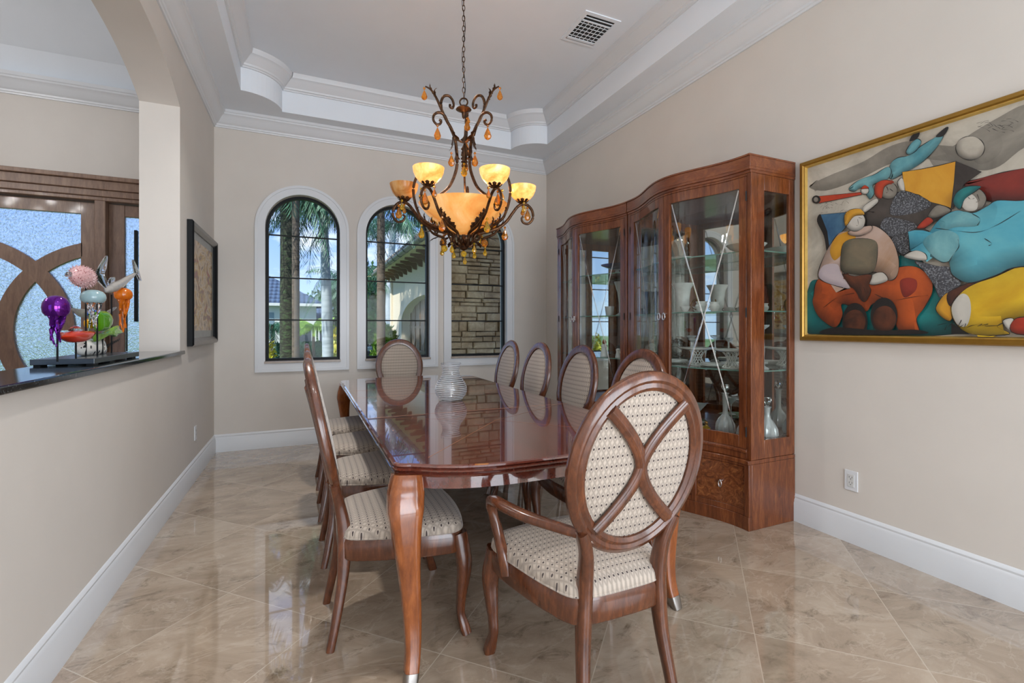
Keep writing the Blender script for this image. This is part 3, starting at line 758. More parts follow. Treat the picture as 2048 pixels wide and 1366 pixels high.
# ------------------------------------------------------------------ china cabinets
def cab_x(ly, c, B_, w=.6): return -(c+B_*max(0, .5+.5*cos(pi*ly/w))**1.2)
def cslab(b, y0, y1, z0, z1, c, bul, off, th, n=None):
    n = n or max(3, int(abs(y1-y0)/.03)); rings = []
    for i in range(n+1):
        y = y0+(y1-y0)*i/n; x = cab_x(y, c, bul)-off
        rings.append([(x, y, z0), (x+th, y, z0), (x+th, y, z1), (x, y, z1)])
    b.loft(rings)
def make_cabinet():
    t = thing('china_cabinet', 'x', 'cabinet', group='bow-fronted china cabinets on the right wall')
    W = .6; bc, bb_ = .425, .168; hc, hb = .405, .15
    b = B()
    # base carcass: side panels, plinth, top ledge as one body
    b.box(-bc+.03, -.005, -W, -W+.02, .0, .404).box(-bc+.03, -.005, W-.02, W, .0, .404)
    b.box(-.02, -.005, -W+.021, W-.021, 0, .40)
    cslab(b, -W, W, .0, .085, bc, bb_, .0, .03); cslab(b, -W+.001, W-.001, .085, .12, bc, bb_, -.006, .03)
    cslab(b, -W+.001, W-.001, .385, .404, bc, bb_, -.006, .03)
    for y0, y1 in ((-W, -W+.035), (-.262, -.235), (.235, .262), (W-.035, W)): cslab(b, y0+.0005, y1-.0005, .0855, .4045, bc, bb_, -.002, .028, 2)
    n = 30; top = [(cab_x(-W+2*W*i/n, bc, bb_)-.004, -W+2*W*i/n) for i in range(n+1)]+[(-.005, W), (-.005, -W)]
    b.prism(top, .405, .429)
    b.make('base_carcass', CABW, t, ang=25, bevel=.002)
    def ring_handle(par, x, y, z, r=.014):
        hb_ = B(); hb_.tube([(x, y, z), (x-.018, y, z)], .006, 8); hb_.ell((x-.018, y, z), (.007, .009, .009), 10, 8)
        hb_.tube([(x-.02, y+r*.8*sin(a), z-r*1.3+r*1.5*cos(a)) for a in [2*pi*i/20 for i in range(20)]], .0042, 8, up=(1, 0, 0), loop=True)
        o = hb_.make('handle', SILVER, par); return o
    for y0, y1 in ((-.565, -.262), (-.235, .235), (.262, .565)):
        b = B(); cslab(b, y0+.003, y1-.003, .123, .383, bc, bb_, -.012, .018)
        d = b.make('drawer', BURL, t, ang=25); b = B()
        for z in (.123, .375): cslab(b, y0+.003, y1-.003, z, z+.008, bc, bb_, -.006, .01)
        b.make('drawer_moulding', CABW, d, ang=25)
        ym = (y0+y1)/2; ring_handle(d, cab_x(ym, bc, bb_)+.012, ym, .262)
    # hutch: posts, rails, top, sides
    z0, z1 = .43, 2.20
    b = B()
    for s in (-1, 1):
        ys = sorted((s*W, s*(W-.03))); cslab(b, ys[0], ys[1], z0, z1, hc, hb, 0, .035, 2)
        ya, yb = sorted((s*(W-.003), s*(W-.025)))
        b.box(-hc+.03, -hc+.12, ya, yb, z0, z1).box(-.055, -.005, ya, yb, z0, z1)
        b.box(-hc+.12, -.055, ya, yb, 2.10, z1).box(-hc+.12, -.055, ya, yb, z0, .545)
    cslab(b, -W+.03, W-.03, z0, .492, hc, hb, .0, .035); cslab(b, -W+.03, W-.03, .47, .486, hc, hb, .006, .02)
    cslab(b, -W+.03, W-.03, 2.185, z1, hc, hb, .0, .035)
    n = 30; fl = [(cab_x(-W+2*W*i/n, hc-.01, hb), -W+2*W*i/n) for i in range(n+1)]+[(-.005, W), (-.005, -W)]
    b.prism([(x, y*.99) for x, y in fl], z0+.005, .53); b.prism([(x, y*.99) for x, y in fl], 2.17, 2.20)
    b.box(-.012, -.004, -W+.01, W-.01, z0, z1)
    b.make('hutch_carcass', CABW, t, ang=25, bevel=.002)
    b = B()
    for za, zb, off in ((2.20, 2.218, .004), (2.218, 2.236, .012), (2.236, 2.302, .010), (2.302, 2.314, .016)):
        top = [(cab_x(-W+2*W*i/n, hc, hb)-off, (-W+2*W*i/n)*(1+off*.15/W)) for i in range(n+1)]+[(-.003, W+off*.15), (-.003, -W-off*.15)]
        b.prism(top, za, zb)
    b.make('cornice', CABTOP, t, ang=25, bevel=.002)
    b = B().box(-.016, -.012, -W+.03, W-.03, .53, 2.17); b.make('mirror_back', MIRROR, t, smooth=False)
    for s in (-1, 1):
        B().box(-hc+.115, -.05, s*(W-.014)-.002, s*(W-.014)+.002, .54, 2.105).make('side_glass', CABGLASS, t, smooth=False)
    for z in (.97, 1.35, 1.73):
        fl2 = [(cab_x(y, hc-.045, hb), y) for y in [(-W+.03)+2*(W-.03)*i/n for i in range(n+1)]]+[(-.02, W-.03), (-.02, -W+.03)]
        b = B(); b.prism(fl2, z-.004, z+.004)
        b.mi = [1 if len(f) == 4 else 0 for f in b.f]
        b.make('glass_shelf', [SHELFG, SHELFE], t, smooth=False)
    # doors
    for s in (-1, 1):
        ya, yb = (-W+.033, -.002) if s < 0 else (.002, W-.033)
        b = B(); st = .052
        cslab(b, ya, ya+st, .494, 2.183, hc, hb, .001, .024, 3); cslab(b, yb-st, yb, .494, 2.183, hc, hb, .001, .024, 3)
        cslab(b, ya+st, yb-st, .494, .572, hc, hb, .001, .024); cslab(b, ya+st, yb-st, 2.118, 2.183, hc, hb, .001, .024)
        d = b.make('door', CABW, t, ang=25, bevel=.0015)
        g0, g1 = ya+st, yb-st
        b = B(); cslab(b, g0-.003, g1+.003, .57, 2.12, hc, hb, -.011, .004); b.make('door_glass', CABGLASS, d, ang=60)
        b = B()
        for (yy0, zz0, yy1, zz1) in ((g0+.012, 2.11, g1-.03, .58), (g1-.012, 2.11, g0+.03, .58)):
            rr = []
            for i in range(25):
                u = i/24; y = yy0+(yy1-yy0)*u; z = zz0+(zz1-zz0)*u; wv = .0058
                rr.append([(cab_x(y-wv, hc, hb)+.0095, y-wv, z), (cab_x(y, hc, hb)+.006, y, z), (cab_x(y+wv, hc, hb)+.0095, y+wv, z)])
            b.loft(rr, False, False); b.make('bevel_strip', BEVEL, d, smooth=False); b = B()
        hy_ = yb-.022 if s < 0 else ya+.022
        ring_handle(d, cab_x(hy_, hc, hb)-.001, hy_, 1.345, .016)
        b = B(); hg = ya if s < 0 else yb
        for z in (.60, 1.34, 2.06): b.tube([(cab_x(hg, hc, hb)-.003, hg, z-.03), (cab_x(hg, hc, hb)-.003, hg, z+.03)], .004, 6)
        b.make('hinge', DARK, d)
    return t
cabR = make_cabinet(); cabR.location = (XR, 2.645, 0)
cabR['label'] = 'cherry bow-fronted china cabinet nearer the painting, shelves full of glass and porcelain'
cabL = copy_tree(cabR); cabL.location = (XR, 3.860, 0)
cabL['label'] = 'cherry bow-fronted china cabinet farther from the camera, nearer the windows'

# --- display pieces
def lathe_thing(name, label, cat, loc, prof, mat, group=None, n=28, wob=None, ang=50):
    b = B(); b.lathe(prof, n, wob=wob); o = b.make(name, mat, ang=ang, loc=loc); tag(o, label, cat, group); return o
SH = {0: .5303, 1: .9742, 2: 1.3542, 3: 1.7342}
def hollow(out, th=.003):
    return out+[(max(.001, r-th), z) for r, z in reversed(out[1:])]
# right cabinet, upper glass shelf: tall flared porcelain vase
lathe_thing('porcelain_vase', 'tall white flared porcelain vase on the middle shelf of the near cabinet', 'vase', (2.70, 2.83, SH[2]), hollow([(.001, 0), (.045, 0), (.05, .01), (.052, .12), (.06, .19), (.085, .235)]), PORC)
def pour(loc, rz, label, s=1):
    t = thing('cream_jug', label, 'jug', loc, rz, 'gold-handled porcelain on the middle shelf')
    B().lathe(hollow([(.001, 0), (.022*s, 0), (.02*s, .006), (.036*s, .03*s), (.038*s, .045*s), (.030*s, .06*s), (.036*s, .072*s)]), 20).make('body', PORC, t)
    B().tube(cat_rom([(.036*s, 0, .02*s), (.062*s, 0, .035*s), (.066*s, 0, .06*s), (.045*s, 0, .088*s), (.026*s, 0, .088*s)], False, 5), .004*s, 8).make('handle', GOLDP, t)
pour((2.66, 2.60, SH[2]), 1.9, 'white jug with a curled gold handle, middle shelf of near cabinet', 1.15)
pour((2.64, 2.46, SH[2]), .6, 'small white jug with gold handle, right of the curled-handle jug')
for k, (x, y) in enumerate(((2.6, 2.70), (2.72, 2.70), (2.74, 2.55))):
    t = thing('teacup', ['white teacup in front of its neighbours beside the flared vase', 'white teacup against the mirror beside the flared vase', 'white teacup standing behind the curled gold-handled jug'][k], 'cup', (x, y, SH[2]), k, 'porcelain teacups on the middle shelf')
    B().lathe(hollow([(.001, .0), (.05, .004), (.058, .010)], .002), 20).make('saucer', PORC, t)
    B().lathe(hollow([(.001, .011), (.018, .011), (.03, .03), (.036, .05)]), 20).make('bowl', PORC, t)
    B().tube([(.033+.014*sin(a), 0, .034+.012*cos(a)) for a in [pi*i/8 for i in range(9)]], .0025, 6).make('handle', GOLDP, t)
tag(B().tube(cat_rom([(0, 0, .008), (.01, .01, .06), (-.01, 0, .10), (.012, -.01, .14), (0, -.025, .15)], False, 6), interp([.016, .013, .01, .012, .006], 25), 10).make('gold_figurine', GOLDP, loc=(2.70, 2.22, SH[2])), 'slender gold bird figurine seen through the side glass of the near cabinet', 'figurine')
lathe_thing('porcelain_bowl', 'wide white bowl on the highest glass shelf of the near cabinet', 'bowl', (2.70, 2.25, SH[3]), hollow([(.001, 0), (.05, 0), (.048, .012), (.10, .04), (.125, .065)]), PORC)
lathe_thing('porcelain_bowl', 'white bowl on the highest glass shelf, left of the other bowl', 'bowl', (2.70, 2.86, SH[3]), hollow([(.001, 0), (.04, 0), (.04, .012), (.08, .04), (.10, .06)]), PORC)
# compotes
def compote(loc, label):
    t = thing('pedestal_dish', label, 'dish', loc, 0, 'white openwork pedestal dishes')
    B().lathe([(.001, .105), (.06, .108), (.125, .122), (.128, .127), (.06, .114), (.001, .111)], 36).make('plate', PORC, t)
    b = B()
    for i in range(12):
        for sg in (1, -1):
            pts = [((.026+.030*abs(2*u-1)**1.6)*cos(2*pi*i/12+sg*u*1.3), (.026+.030*abs(2*u-1)**1.6)*sin(2*pi*i/12+sg*u*1.3), .006+.10*u) for u in [k/8 for k in range(9)]]
            b.tube(pts, .0026, 5)
    b.tube([(.058*cos(a), .058*sin(a), .004) for a in [2*pi*i/32 for i in range(32)]], .004, 6, loop=True)
    b.make('stem', PORC, t)
compote((2.60, 2.575, SH[1]), 'white openwork pedestal dish on the lower shelf beside the door stile')
compote((2.62, 2.30, SH[1]), 'white openwork pedestal dish on the lower shelf nearest the side glass')
def candle(loc, h, label, group=None):
    b = B(); b.lathe([(.001, 0), (.036, 0), (.03, .008), (.010, .02), (.007, .04), (.009, h*.5), (.006, h*.7), (.008, h-.03), (.03, h-.012), (.034, h), (.016, h-.004), (.001, h-.01)], 12, wob=lambda u, z: .12*cos(6*2*pi*u) if z > h-.02 else 0)
    tag(b.make('glass_candlestick', CRYSTAL2, ang=30, loc=loc), label, 'candlestick', group)
candle((2.76, 2.17, SH[1]), .29, 'tall clear glass candlestick nearest the mirror behind the side glass', 'glass candlesticks')
candle((2.60, 2.14, SH[1]), .29, 'tall clear glass candlestick at the front behind the side glass', 'glass candlesticks')
candle((2.70, 2.72, SH[1]), .19, 'short glass candlestick behind the left pedestal dish', 'glass candlesticks')
candle((2.76, 2.80, SH[1]), .21, 'short glass candlestick against the mirror left of the pedestal dishes', 'glass candlesticks')
for k, (x, y, r) in enumerate(((2.60, 2.43, .085), (2.77, 2.42, .08), (2.60, 2.80, .09))):
    for j in range(3):
        lathe_thing('dinner_plate', ['lowest plate', 'middle plate', 'top plate'][j]+[' of the small stack between the pedestal dishes', ' of the stack against the mirror behind the pedestal dishes', ' of the stack left of the pedestal dishes'][k], 'plate', (x, y, SH[1]+j*.006), [(.001, 0), (r*.6, 0), (r, .012), (r, .015), (r*.62, .004), (.001, .004)], PORC, 'stacked white plates')
# bottom: decanters, martini glasses, dishes
def decanter(loc, label, h=.26):
    t = thing('glass_decanter', label, 'decanter', loc, 0, 'fluted glass decanters')
    B().lathe(hollow([(.001, .0), (.05, .0), (.062, .02), (.058, .06), (.038, .1), (.02, .125), (.016, .15), (.018, h-.07), (.026, h-.06)]), 24, wob=lambda u, z: .07*cos(12*2*pi*u) if z < .12 else 0).make('body', CRYSTAL2, t, ang=60)
    B().lathe([(.001, h-.075), (.012, h-.06), (.008, h-.052), (.026, h-.02), (.022, h), (.001, h-.006)], 8).make('stopper', CRYSTAL, t, ang=10)
decanter((2.62, 2.35, SH[0]), 'tall fluted glass decanter behind the door, with fan stopper', .33)
decanter((2.76, 2.14, SH[0]), 'fluted glass decanter nearest the mirror behind the side glass')
decanter((2.60, 2.16, SH[0]), 'fluted glass decanter at the front behind the side glass', .28)
def martini(loc, label):
    t = lathe_thing('martini_glass', label, 'glass', loc, [(.001, 0), (.036, 0), (.034, .003), (.005, .008), (.003, .07), (.006, .08), (.052, .135), (.05, .135), (.004, .083), (.001, .083)], CRYSTAL2, 'martini glasses')
martini((2.66, 2.62, SH[0]+.02), 'martini glass on the cabinet floor closest to the fan-stoppered decanter'); martini((2.64, 2.75, SH[0]+.02), 'martini glass on the cabinet floor farther from the decanter')
GRN = plain('green_glaze', (92, 112, 84), .2); PATT = plain('cream_gold_glaze', (196, 180, 140), .2)
lathe_thing('serving_platter', 'dark green platter on the floor of the near cabinet', 'platter', (2.62, 2.70, SH[0]), [(.001, .0), (.09, .0), (.14, .018), (.14, .022), (.09, .006), (.001, .006)], GRN)
lathe_thing('patterned_plate', 'cream and gold plate lying right of the dark green platter', 'plate', (2.55, 2.50, SH[0]), [(.001, 0), (.04, 0), (.065, .01), (.065, .013), (.04, .004), (.001, .004)], PATT)
t = thing('perfume_bottle', 'small round gold and green glass bottle in front of the decanter', 'bottle', (2.52, 2.42, SH[0]), 0)
B().lathe([(.001, 0), (.022, 0), (.028, .016), (.026, .03), (.01, .042), (.009, .05), (.001, .05)], 18).make('body', YELLOWC, t); B().ell((0, 0, .062), (.012, .012, .013)).make('stopper', GOLDP, t)
# left cabinet
t = thing('footed_glass_bowl', 'wide cobalt glass bowl on a flared clear foot, upper shelf of the far cabinet', 'bowl', (2.66, 3.62, SH[3]-.0), 0)
B().lathe(hollow([(.001, .05), (.06, .055), (.14, .085), (.15, .095)]), 32).make('bowl', plain('cobalt_glass', (58, 72, 120), .05, 0, Transmission__Weight=.6), t)
B().lathe([(.001, 0), (.06, 0), (.02, .02), (.015, .045), (.04, .056), (.001, .058)], 24).make('foot', CRYSTAL2, t)
lathe_thing('trumpet_vase', 'tall clear trumpet vase on the middle shelf of the far cabinet', 'vase', (2.70, 3.62, SH[2]), hollow([(.001, .0), (.05, 0), (.045, .01), (.014, .03), (.016, .12), (.03, .22), (.062, .32)]), CRYSTAL2)
lathe_thing('crystal_tumbler', 'ribbed crystal tumbler in front of the trumpet vase', 'glass', (2.56, 3.60, SH[2]), hollow([(.001, .0), (.03, 0), (.036, .04), (.042, .085)]), CRYSTAL2, wob=lambda u, z: .04*cos(10*2*pi*u))
SHELLM = plain('cream_shell', (196, 184, 160), .5); BROWNF = plain('terracotta_glaze', (150, 84, 52), .4)
def shell(loc, label, mat, s):
    b = B(); pts = []; rad = []
    for i in range(40):
        a = i*.42; r = .006*s*math.exp(.052*i)*.9; pts.append((r*cos(a), r*.7*sin(a), .055*s-.0006*i*s+(.03*s*sin(a)*r/.05))); rad.append(max(.003, r*.55))
    m = min(p[2]-q for p, q in zip(pts, rad)); b.tube([(p[0], p[1], p[2]-m) for p in pts], rad, 10)
    tag(b.make('seashell', mat, loc=loc), label, 'shell')
shell((2.60, 3.41, SH[1]), 'cream coiled seashell on the lower shelf of the far cabinet', SHELLM, 1.1)
def fig(loc, label, mat, mat2, s=1):
    t = thing('figurine', label, 'figurine', loc, 0)
    B().lathe([(.001, 0), (.035*s, 0), (.03*s, .02*s), (.022*s, .06*s), (.028*s, .085*s), (.012*s, .1*s), (.001, .102*s)], 18).make('body', mat, t)
    B().ell((0, 0, .115*s), (.018*s, .018*s, .02*s)).make('head', mat2, t)
fig((2.60, 3.74, SH[1]), 'figurine with a terracotta head on the lower shelf of the far cabinet', PORC, BROWNF, 1.15)
fig((2.62, 3.55, SH[1]), 'small dark-headed figurine between the shell and the terracotta-headed figurine', PORC, DARK, .8)
candle((2.74, 3.50, SH[1]), .22, 'glass candlestick behind the coiled seashell in the far cabinet', 'glass candlesticks')

# ------------------------------------------------------------------ chandelier
CHX, CHY = .96, 2.985
ch = thing('chandelier', 'bronze scroll chandelier with lit amber alabaster bowls and hanging crystals', 'chandelier', (CHX, CHY, 0), -A)
# local +x = camera right, local -y = towards the camera
def rotz(pts, a): return [(x*cos(a)-y*sin(a), x*sin(a)+y*cos(a), z) for x, y, z in pts]
B().lathe([(.001, TOPZ), (.07, TOPZ), (.068, TOPZ-.012), (.03, TOPZ-.03), (.012, TOPZ-.045), (.001, TOPZ-.045)], 24).make('ceiling_canopy', IRON, ch)
b = B(); z = 2.77; k = 0
while z < TOPZ-.04:
    pts = []
    for i in range(14):
        a = 2*pi*i/14; u = .0085*cos(a); w = .021*sin(a)
        pts.append((u, 0, z+.018+w) if k % 2 else (0, u, z+.018+w))
    b.tube(pts, .0024, 6, up=(0, 1, 0) if k % 2 else (1, 0, 0), loop=True); z += .034; k += 1
b.make('chain', IRON, ch)
b = B(); b.tube(cat_rom([(.012*sin(i*1.3), .01*cos(i*1.7), 2.75+i*.08) for i in range(13)], False, 4), .002, 6); b.make('cord', BLACKM, ch)
B().tube([(.026*cos(a), 0, 2.742+.026*sin(a)) for a in [2*pi*i/24 for i in range(24)]], .0055, 8, up=(0, 1, 0), loop=True).make('top_ring', IRON, ch)
B().lathe([(.001, 2.722), (.02, 2.718), (.046, 2.700), (.052, 2.692), (.034, 2.684), (.014, 2.672), (.010, 2.64), (.001, 2.63)], 24).make('cap', IRON, ch)
def leaf_mesh(b, p, d, nrm, L, W):
    """curled serrated acanthus leaf from p along d, curling to nrm"""
    d = Vector(d).normalized(); nrm = Vector(nrm).normalized(); s = d.cross(nrm).normalized(); p = Vector(p); rings = []
    n = 9
    for i in range(n+1):
        u = i/n; c = p+d*(L*sin(u*1.5)/1.1)+nrm*(L*.55*u**2.4)
        w = W*(sin(pi*min(1, u*.92+.06))**.8)*(1+.28*cos(u*20)); w = max(w, .0015); th = .0025*(1-u*.6)
        rings.append([c-s*w+nrm*.3*w, c+nrm*th*-1, c+s*w+nrm*.3*w, c+nrm*th])
    b.loft(rings)
CR = []
def crystal(p, L, mat=None, bead=True, flat=None):
    b = B(); x, y, z = p; mat = mat or AMBER
    if bead:
        b.ell((x, y, z-.008), (.0085, .0085, .0085), 8, 6); z -= .018
        b.tube([(x, y, z+.004), (x, y, z-.004)], .0012, 5)
    W = L*.30; prof = [(.001, 0), (W*.25, -L*.12), (W*.7, -L*.42), (W, -L*.68), (W*.78, -L*.88), (W*.3, -L*.985), (.001, -L)]
    n = 8; ph = random.random()
    rings = [[(x+r*cos(2*pi*(k+ph)/n), y+.62*r*sin(2*pi*(k+ph)/n), z+q) for k in range(n)] for r, q in prof]
    b.loft(rings); o = b.make('crystal', mat, ch, smooth=False); return o
def ball(p, r, mat):
    B().ell(p, (r, r, r), 10, 7).make('crystal', mat, ch, smooth=False)
# uprights
UPA = [radians(-22), radians(202), radians(90)]
for a in UPA:
    P = cat_rom([(.256, 0, 2.798), (.218, 0, 2.782), (.183, 0, 2.735), (.150, 0, 2.668), (.118, 0, 2.605), (.084, 0, 2.552), (.060, 0, 2.488), (.047, 0, 2.40), (.048, 0, 2.30), (.08, 0, 2.205), (.115, 0, 2.150), (.165, 0, 2.108)], False, 8)
    b = B(); b.tube(rotz(P, a), interp([(.004, .004), (.008, .006), (.010, .007), (.010, .007), (.010, .007), (.009, .007)], len(P)), 10, sq=.3)
    P = cat_rom([(.150, 0, 2.668), (.152, 0, 2.715), (.135, 0, 2.755), (.105, 0, 2.766), (.08, 0, 2.748), (.068, 0, 2.715), (.076, 0, 2.69), (.092, 0, 2.696), (.092, 0, 2.71)], False, 7)
    b.tube(rotz(P, a), interp([.009, .009, .008, .008, .009], len(P)), 10)
    P = cat_rom([(.104, 0, 2.58), (.13, 0, 2.632), (.165, 0, 2.646), (.198, 0, 2.625), (.203, 0, 2.59), (.182, 0, 2.566), (.160, 0, 2.572), (.152, 0, 2.592), (.166, 0, 2.598)], False, 7)
    b.tube(rotz(P, a), interp([.009, .009, .008, .008, .009], len(P)), 10)
    up = b.make('upright', IRON, ch)
    for (r, z, dr, dz, nr, nz, L, W) in ((.185, 2.737, .6, 1, -1, .3, .05, .012), (.205, 2.765, .7, .7, -.6, 1, .04, .01), (.17, 2.71, .3, 1, 1, .3, .04, .011), (.10, 2.56, -.5, -1, -1, -.2, .07, .018), (.075, 2.50, -.2, -1, 1, -.6, .06, .016), (.058, 2.45, .1, -1, -1, -.5, .06, .015), (.05, 2.40, 0, -1, 1, -.6, .05, .014)):
        q = rotz([(r, 0, z), (dr, 0, dz), (nr, 0, nz)], a); b = B(); leaf_mesh(b, *q, L*1.35, W*1.5); b.make('leaf', IRON, up)
    q = rotz([(.262, 0, 2.792), (.176, 0, 2.565), (.083, 0, 2.40)], a)
    crystal(q[0], .066); crystal(q[1], .082); crystal(q[2], .078)
# bowl
B().lathe([(r_*1.1, z_) for r_, z_ in [(.012, 1.862), (.05, 1.872), (.11, 1.905), (.17, 1.950), (.225, 2.000), (.262, 2.050), (.268, 2.058), (.258, 2.058), (.218, 2.008), (.16, 1.958), (.10, 1.915), (.05, 1.882), (.012, 1.875)]], 56).make('glass_bowl', BOWLM, ch)
# lower hub
b = B(); b.lathe([(.001, 1.885), (.018, 1.88), (.012, 1.86), (.014, 1.84), (.022, 1.825), (.014, 1.81), (.026, 1.80), (.036, 1.785), (.024, 1.765), (.001, 1.755)], 20)
for i in range(10):
    a = 2*pi*i/10; q = rotz([(.02, 0, 1.80), (1, 0, -.15), (0, 0, .8)], a); leaf_mesh(b, *q, .075, .014)
b.make('hub', IRON, ch)
# arms
for k in range(6):
    a = -pi/2+radians(34)+k*pi/3                # measured from the camera direction
    P = cat_rom([(.018, 0, 1.83), (.028, 0, 1.79), (.05, 0, 1.79), (.062, 0, 1.82), (.075, 0, 1.86), (.115, 0, 1.875), (.17, 0, 1.888), (.235, 0, 1.915), (.285, 0, 1.955), (.325, 0, 2.01), (.36, 0, 2.055), (.395, 0, 2.072), (.43, 0, 2.062), (.458, 0, 2.025), (.460, 0, 1.975), (.432, 0, 1.942), (.398, 0, 1.948), (.385, 0, 1.975), (.398, 0, 1.99)], False, 6)
    b = B(); b.tube(rotz(P, a), interp([(.008, .009), (.010, .009), (.012, .009), (.012, .009), (.010, .008), (.010, .008), (.009, .007), (.008, .006), (.007, .006)], len(P)), 10)
    P = cat_rom([(.235, 0, 1.905), (.20, 0, 1.868), (.165, 0, 1.852), (.135, 0, 1.84), (.118, 0, 1.81), (.13, 0, 1.79), (.15, 0, 1.80), (.146, 0, 1.818)], False, 6)
    b.tube(rotz(P, a), interp([.006, .009, .008, .009, .008], len(P)), 9)
    am = b.make('arm', IRON, ch)
    b = B()
    for (r, z, dr, dz, L, W) in ((.10, 1.87, 1, .5, .075, .018), (.15, 1.88, 1, .7, .07, .017), (.205, 1.90, 1, .9, .06, .015), (.25, 1.93, 1, 1.1, .045, .012)):
        q = rotz([(r, 0, z+.006), (dr, 0, dz), (-.8, 0, 1)], a); leaf_mesh(b, *q, L, W)
    for (r, z, dr, dz, L, W) in ((.16, 1.85, 1, -.1, .06, .016), (.22, 1.885, 1, .2, .05, .013)):
        q = rotz([(r, 0, z-.004), (dr, 0, dz), (.4, 0, -1)], a); leaf_mesh(b, *q, L, W)
    cx, cy, _ = rotz([(.39, 0, 0)], a)[0]
    b.lathe([(.001, 2.072), (.012, 2.074), (.018, 2.084), (.03, 2.096), (.001, 2.097)], 16, (cx, cy, 0))
    for i in range(8):
        th = 2*pi*i/8; leaf_mesh(b, (cx+.008*cos(th), cy+.008*sin(th), 2.076), (cos(th), sin(th), .25), (0, 0, 1), .045, .012)
    b.make('leaf', IRON, am)
    lit = k not in (4,)
    prof = [(.012, 2.086), (.03, 2.092), (.055, 2.108), (.076, 2.132), (.088, 2.16), (.0925, 2.188), (.088, 2.188), (.083, 2.16), (.070, 2.136), (.05, 2.114), (.025, 2.10), (.012, 2.097)]
    s = B().lathe(prof, 36, (cx, cy, 0)).make('shade', SHADE_ON if lit else SHADE_OFF, ch)
    if not lit: s['label'] = 'unlit alabaster shade'
    if lit:
        ld = bpy.data.lights.new('shade_bulb', 'POINT'); ld.energy = .6; ld.color = (1, .72, .42); ld.shadow_soft_size = .025
        lo = bpy.data.objects.new('shade_bulb', ld); C.objects.link(lo); lo.parent = ch; lo.location = (cx, cy, 2.17)
    for j, da in enumerate((-.12, .12)):
        q = rotz([(.40, 0, 2.075)], a+da)[0]; crystal(q, .05, YELLOWC if (k+j) % 2 else AMBER)
    q = rotz([(.425, 0, 2.055)], a)[0]; crystal(q, .075, AMBER)
    q = rotz([(.275, 0, 1.925)], a+.06)[0]; crystal(q, .075, AMBER if k % 2 else YELLOWC)
    q = rotz([(.142, 0, 1.79)], a)[0]; crystal(q, .05, YELLOWC)
for a in (radians(-20), radians(200), radians(90)):      # tall hoops outside the bowl
    P = cat_rom([(.285, 0, 1.955), (.318, 0, 2.04), (.33, 0, 2.13), (.312, 0, 2.205), (.28, 0, 2.25), (.25, 0, 2.25), (.236, 0, 2.215), (.25, 0, 2.185), (.264, 0, 2.20)], False, 7)
    B().tube(rotz(P, a), interp([.008, .009, .009, .008, .007], len(P)), 10).make('hoop', IRON, ch)
    P = cat_rom([(.06, 0, 1.86), (.12, 0, 1.885), (.20, 0, 1.905), (.26, 0, 1.935), (.287, 0, 1.96)], False, 6)
    b = B(); b.tube(rotz(P, a), .009, 9)
    for (r, z, L) in ((.15, 1.89, .06), (.20, 1.905, .06), (.25, 1.93, .055), (.29, 1.97, .05), (.31, 2.02, .04)):
        q = rotz([(r, 0, z+.006), (.7, 0, 1), (-1, 0, .6)], a); leaf_mesh(b, *q, L, .014)
    b.make('hoop_leaf', IRON, ch)
ball((0, 0, 1.735), .021, YELLOWC); crystal((.008, 0, 1.715), .05, YELLOWC, False)
ball((-.125, -.03, 1.765), .023, YELLOWC); ball((.14, -.03, 1.80), .024, AMBER)
crystal((.02, .04, 2.66), .075); crystal((.0, .03, 2.35), .075, YELLOWC)
for (x, y, z, e) in ((0, 0, 2.02, 3),):
    ld = bpy.data.lights.new('bowl_bulb', 'POINT'); ld.energy = e; ld.color = (1, .7, .4); ld.shadow_soft_size = .05
    lo = bpy.data.objects.new('bowl_bulb', ld); C.objects.link(lo); lo.parent = ch; lo.location = (x, y, z+.05)

# ------------------------------------------------------------------ painting on the right wall
def q_(X, Y):      # 2.439x crop -> plane of the canvas, local (y, z)
    p = on_x(1590+X/2.439, 160+Y/2.439, XR-.02)
    return (max(p[1], .52), min(max(p[2], 1.205), 2.245))
pt = thing('large_painting', 'large gold-framed painting of rounded figures in blue, orange and yellow on the right wall', 'painting', (XR, 1.24, 1.726))
YA, YB_, ZA, ZB = .485, 1.993, 1.164, 2.286
def paintm(name, c1, c2, sc_=5, rough=.45, speck=0):
    n = NT(name); v = n.coords(); f = n.noise(v, sc_, 5, .6, .6)
    c = n.ramp(f, [(.34, srgb(c1)), (.66, srgb(c2))])
    g = n.noise(v, 130, 3, .8)
    if speck: c = n.mix(n.ramp(g, [(.5, (0, 0, 0)), (.62, (1, 1, 1))]), c, srgb((150, 155, 160)))
    c = n.mix(1.0, c, (.74, .74, .74, 1), 'MULTIPLY'); at = n.n.new('ShaderNodeVertexColor'); at.layer_name = 'pigment'; c = n.mix(1.0, c, at.outputs[0], 'MULTIPLY')
    n.col(c); n.set(Roughness=rough); n.bump(g, .15, .002); return n.m
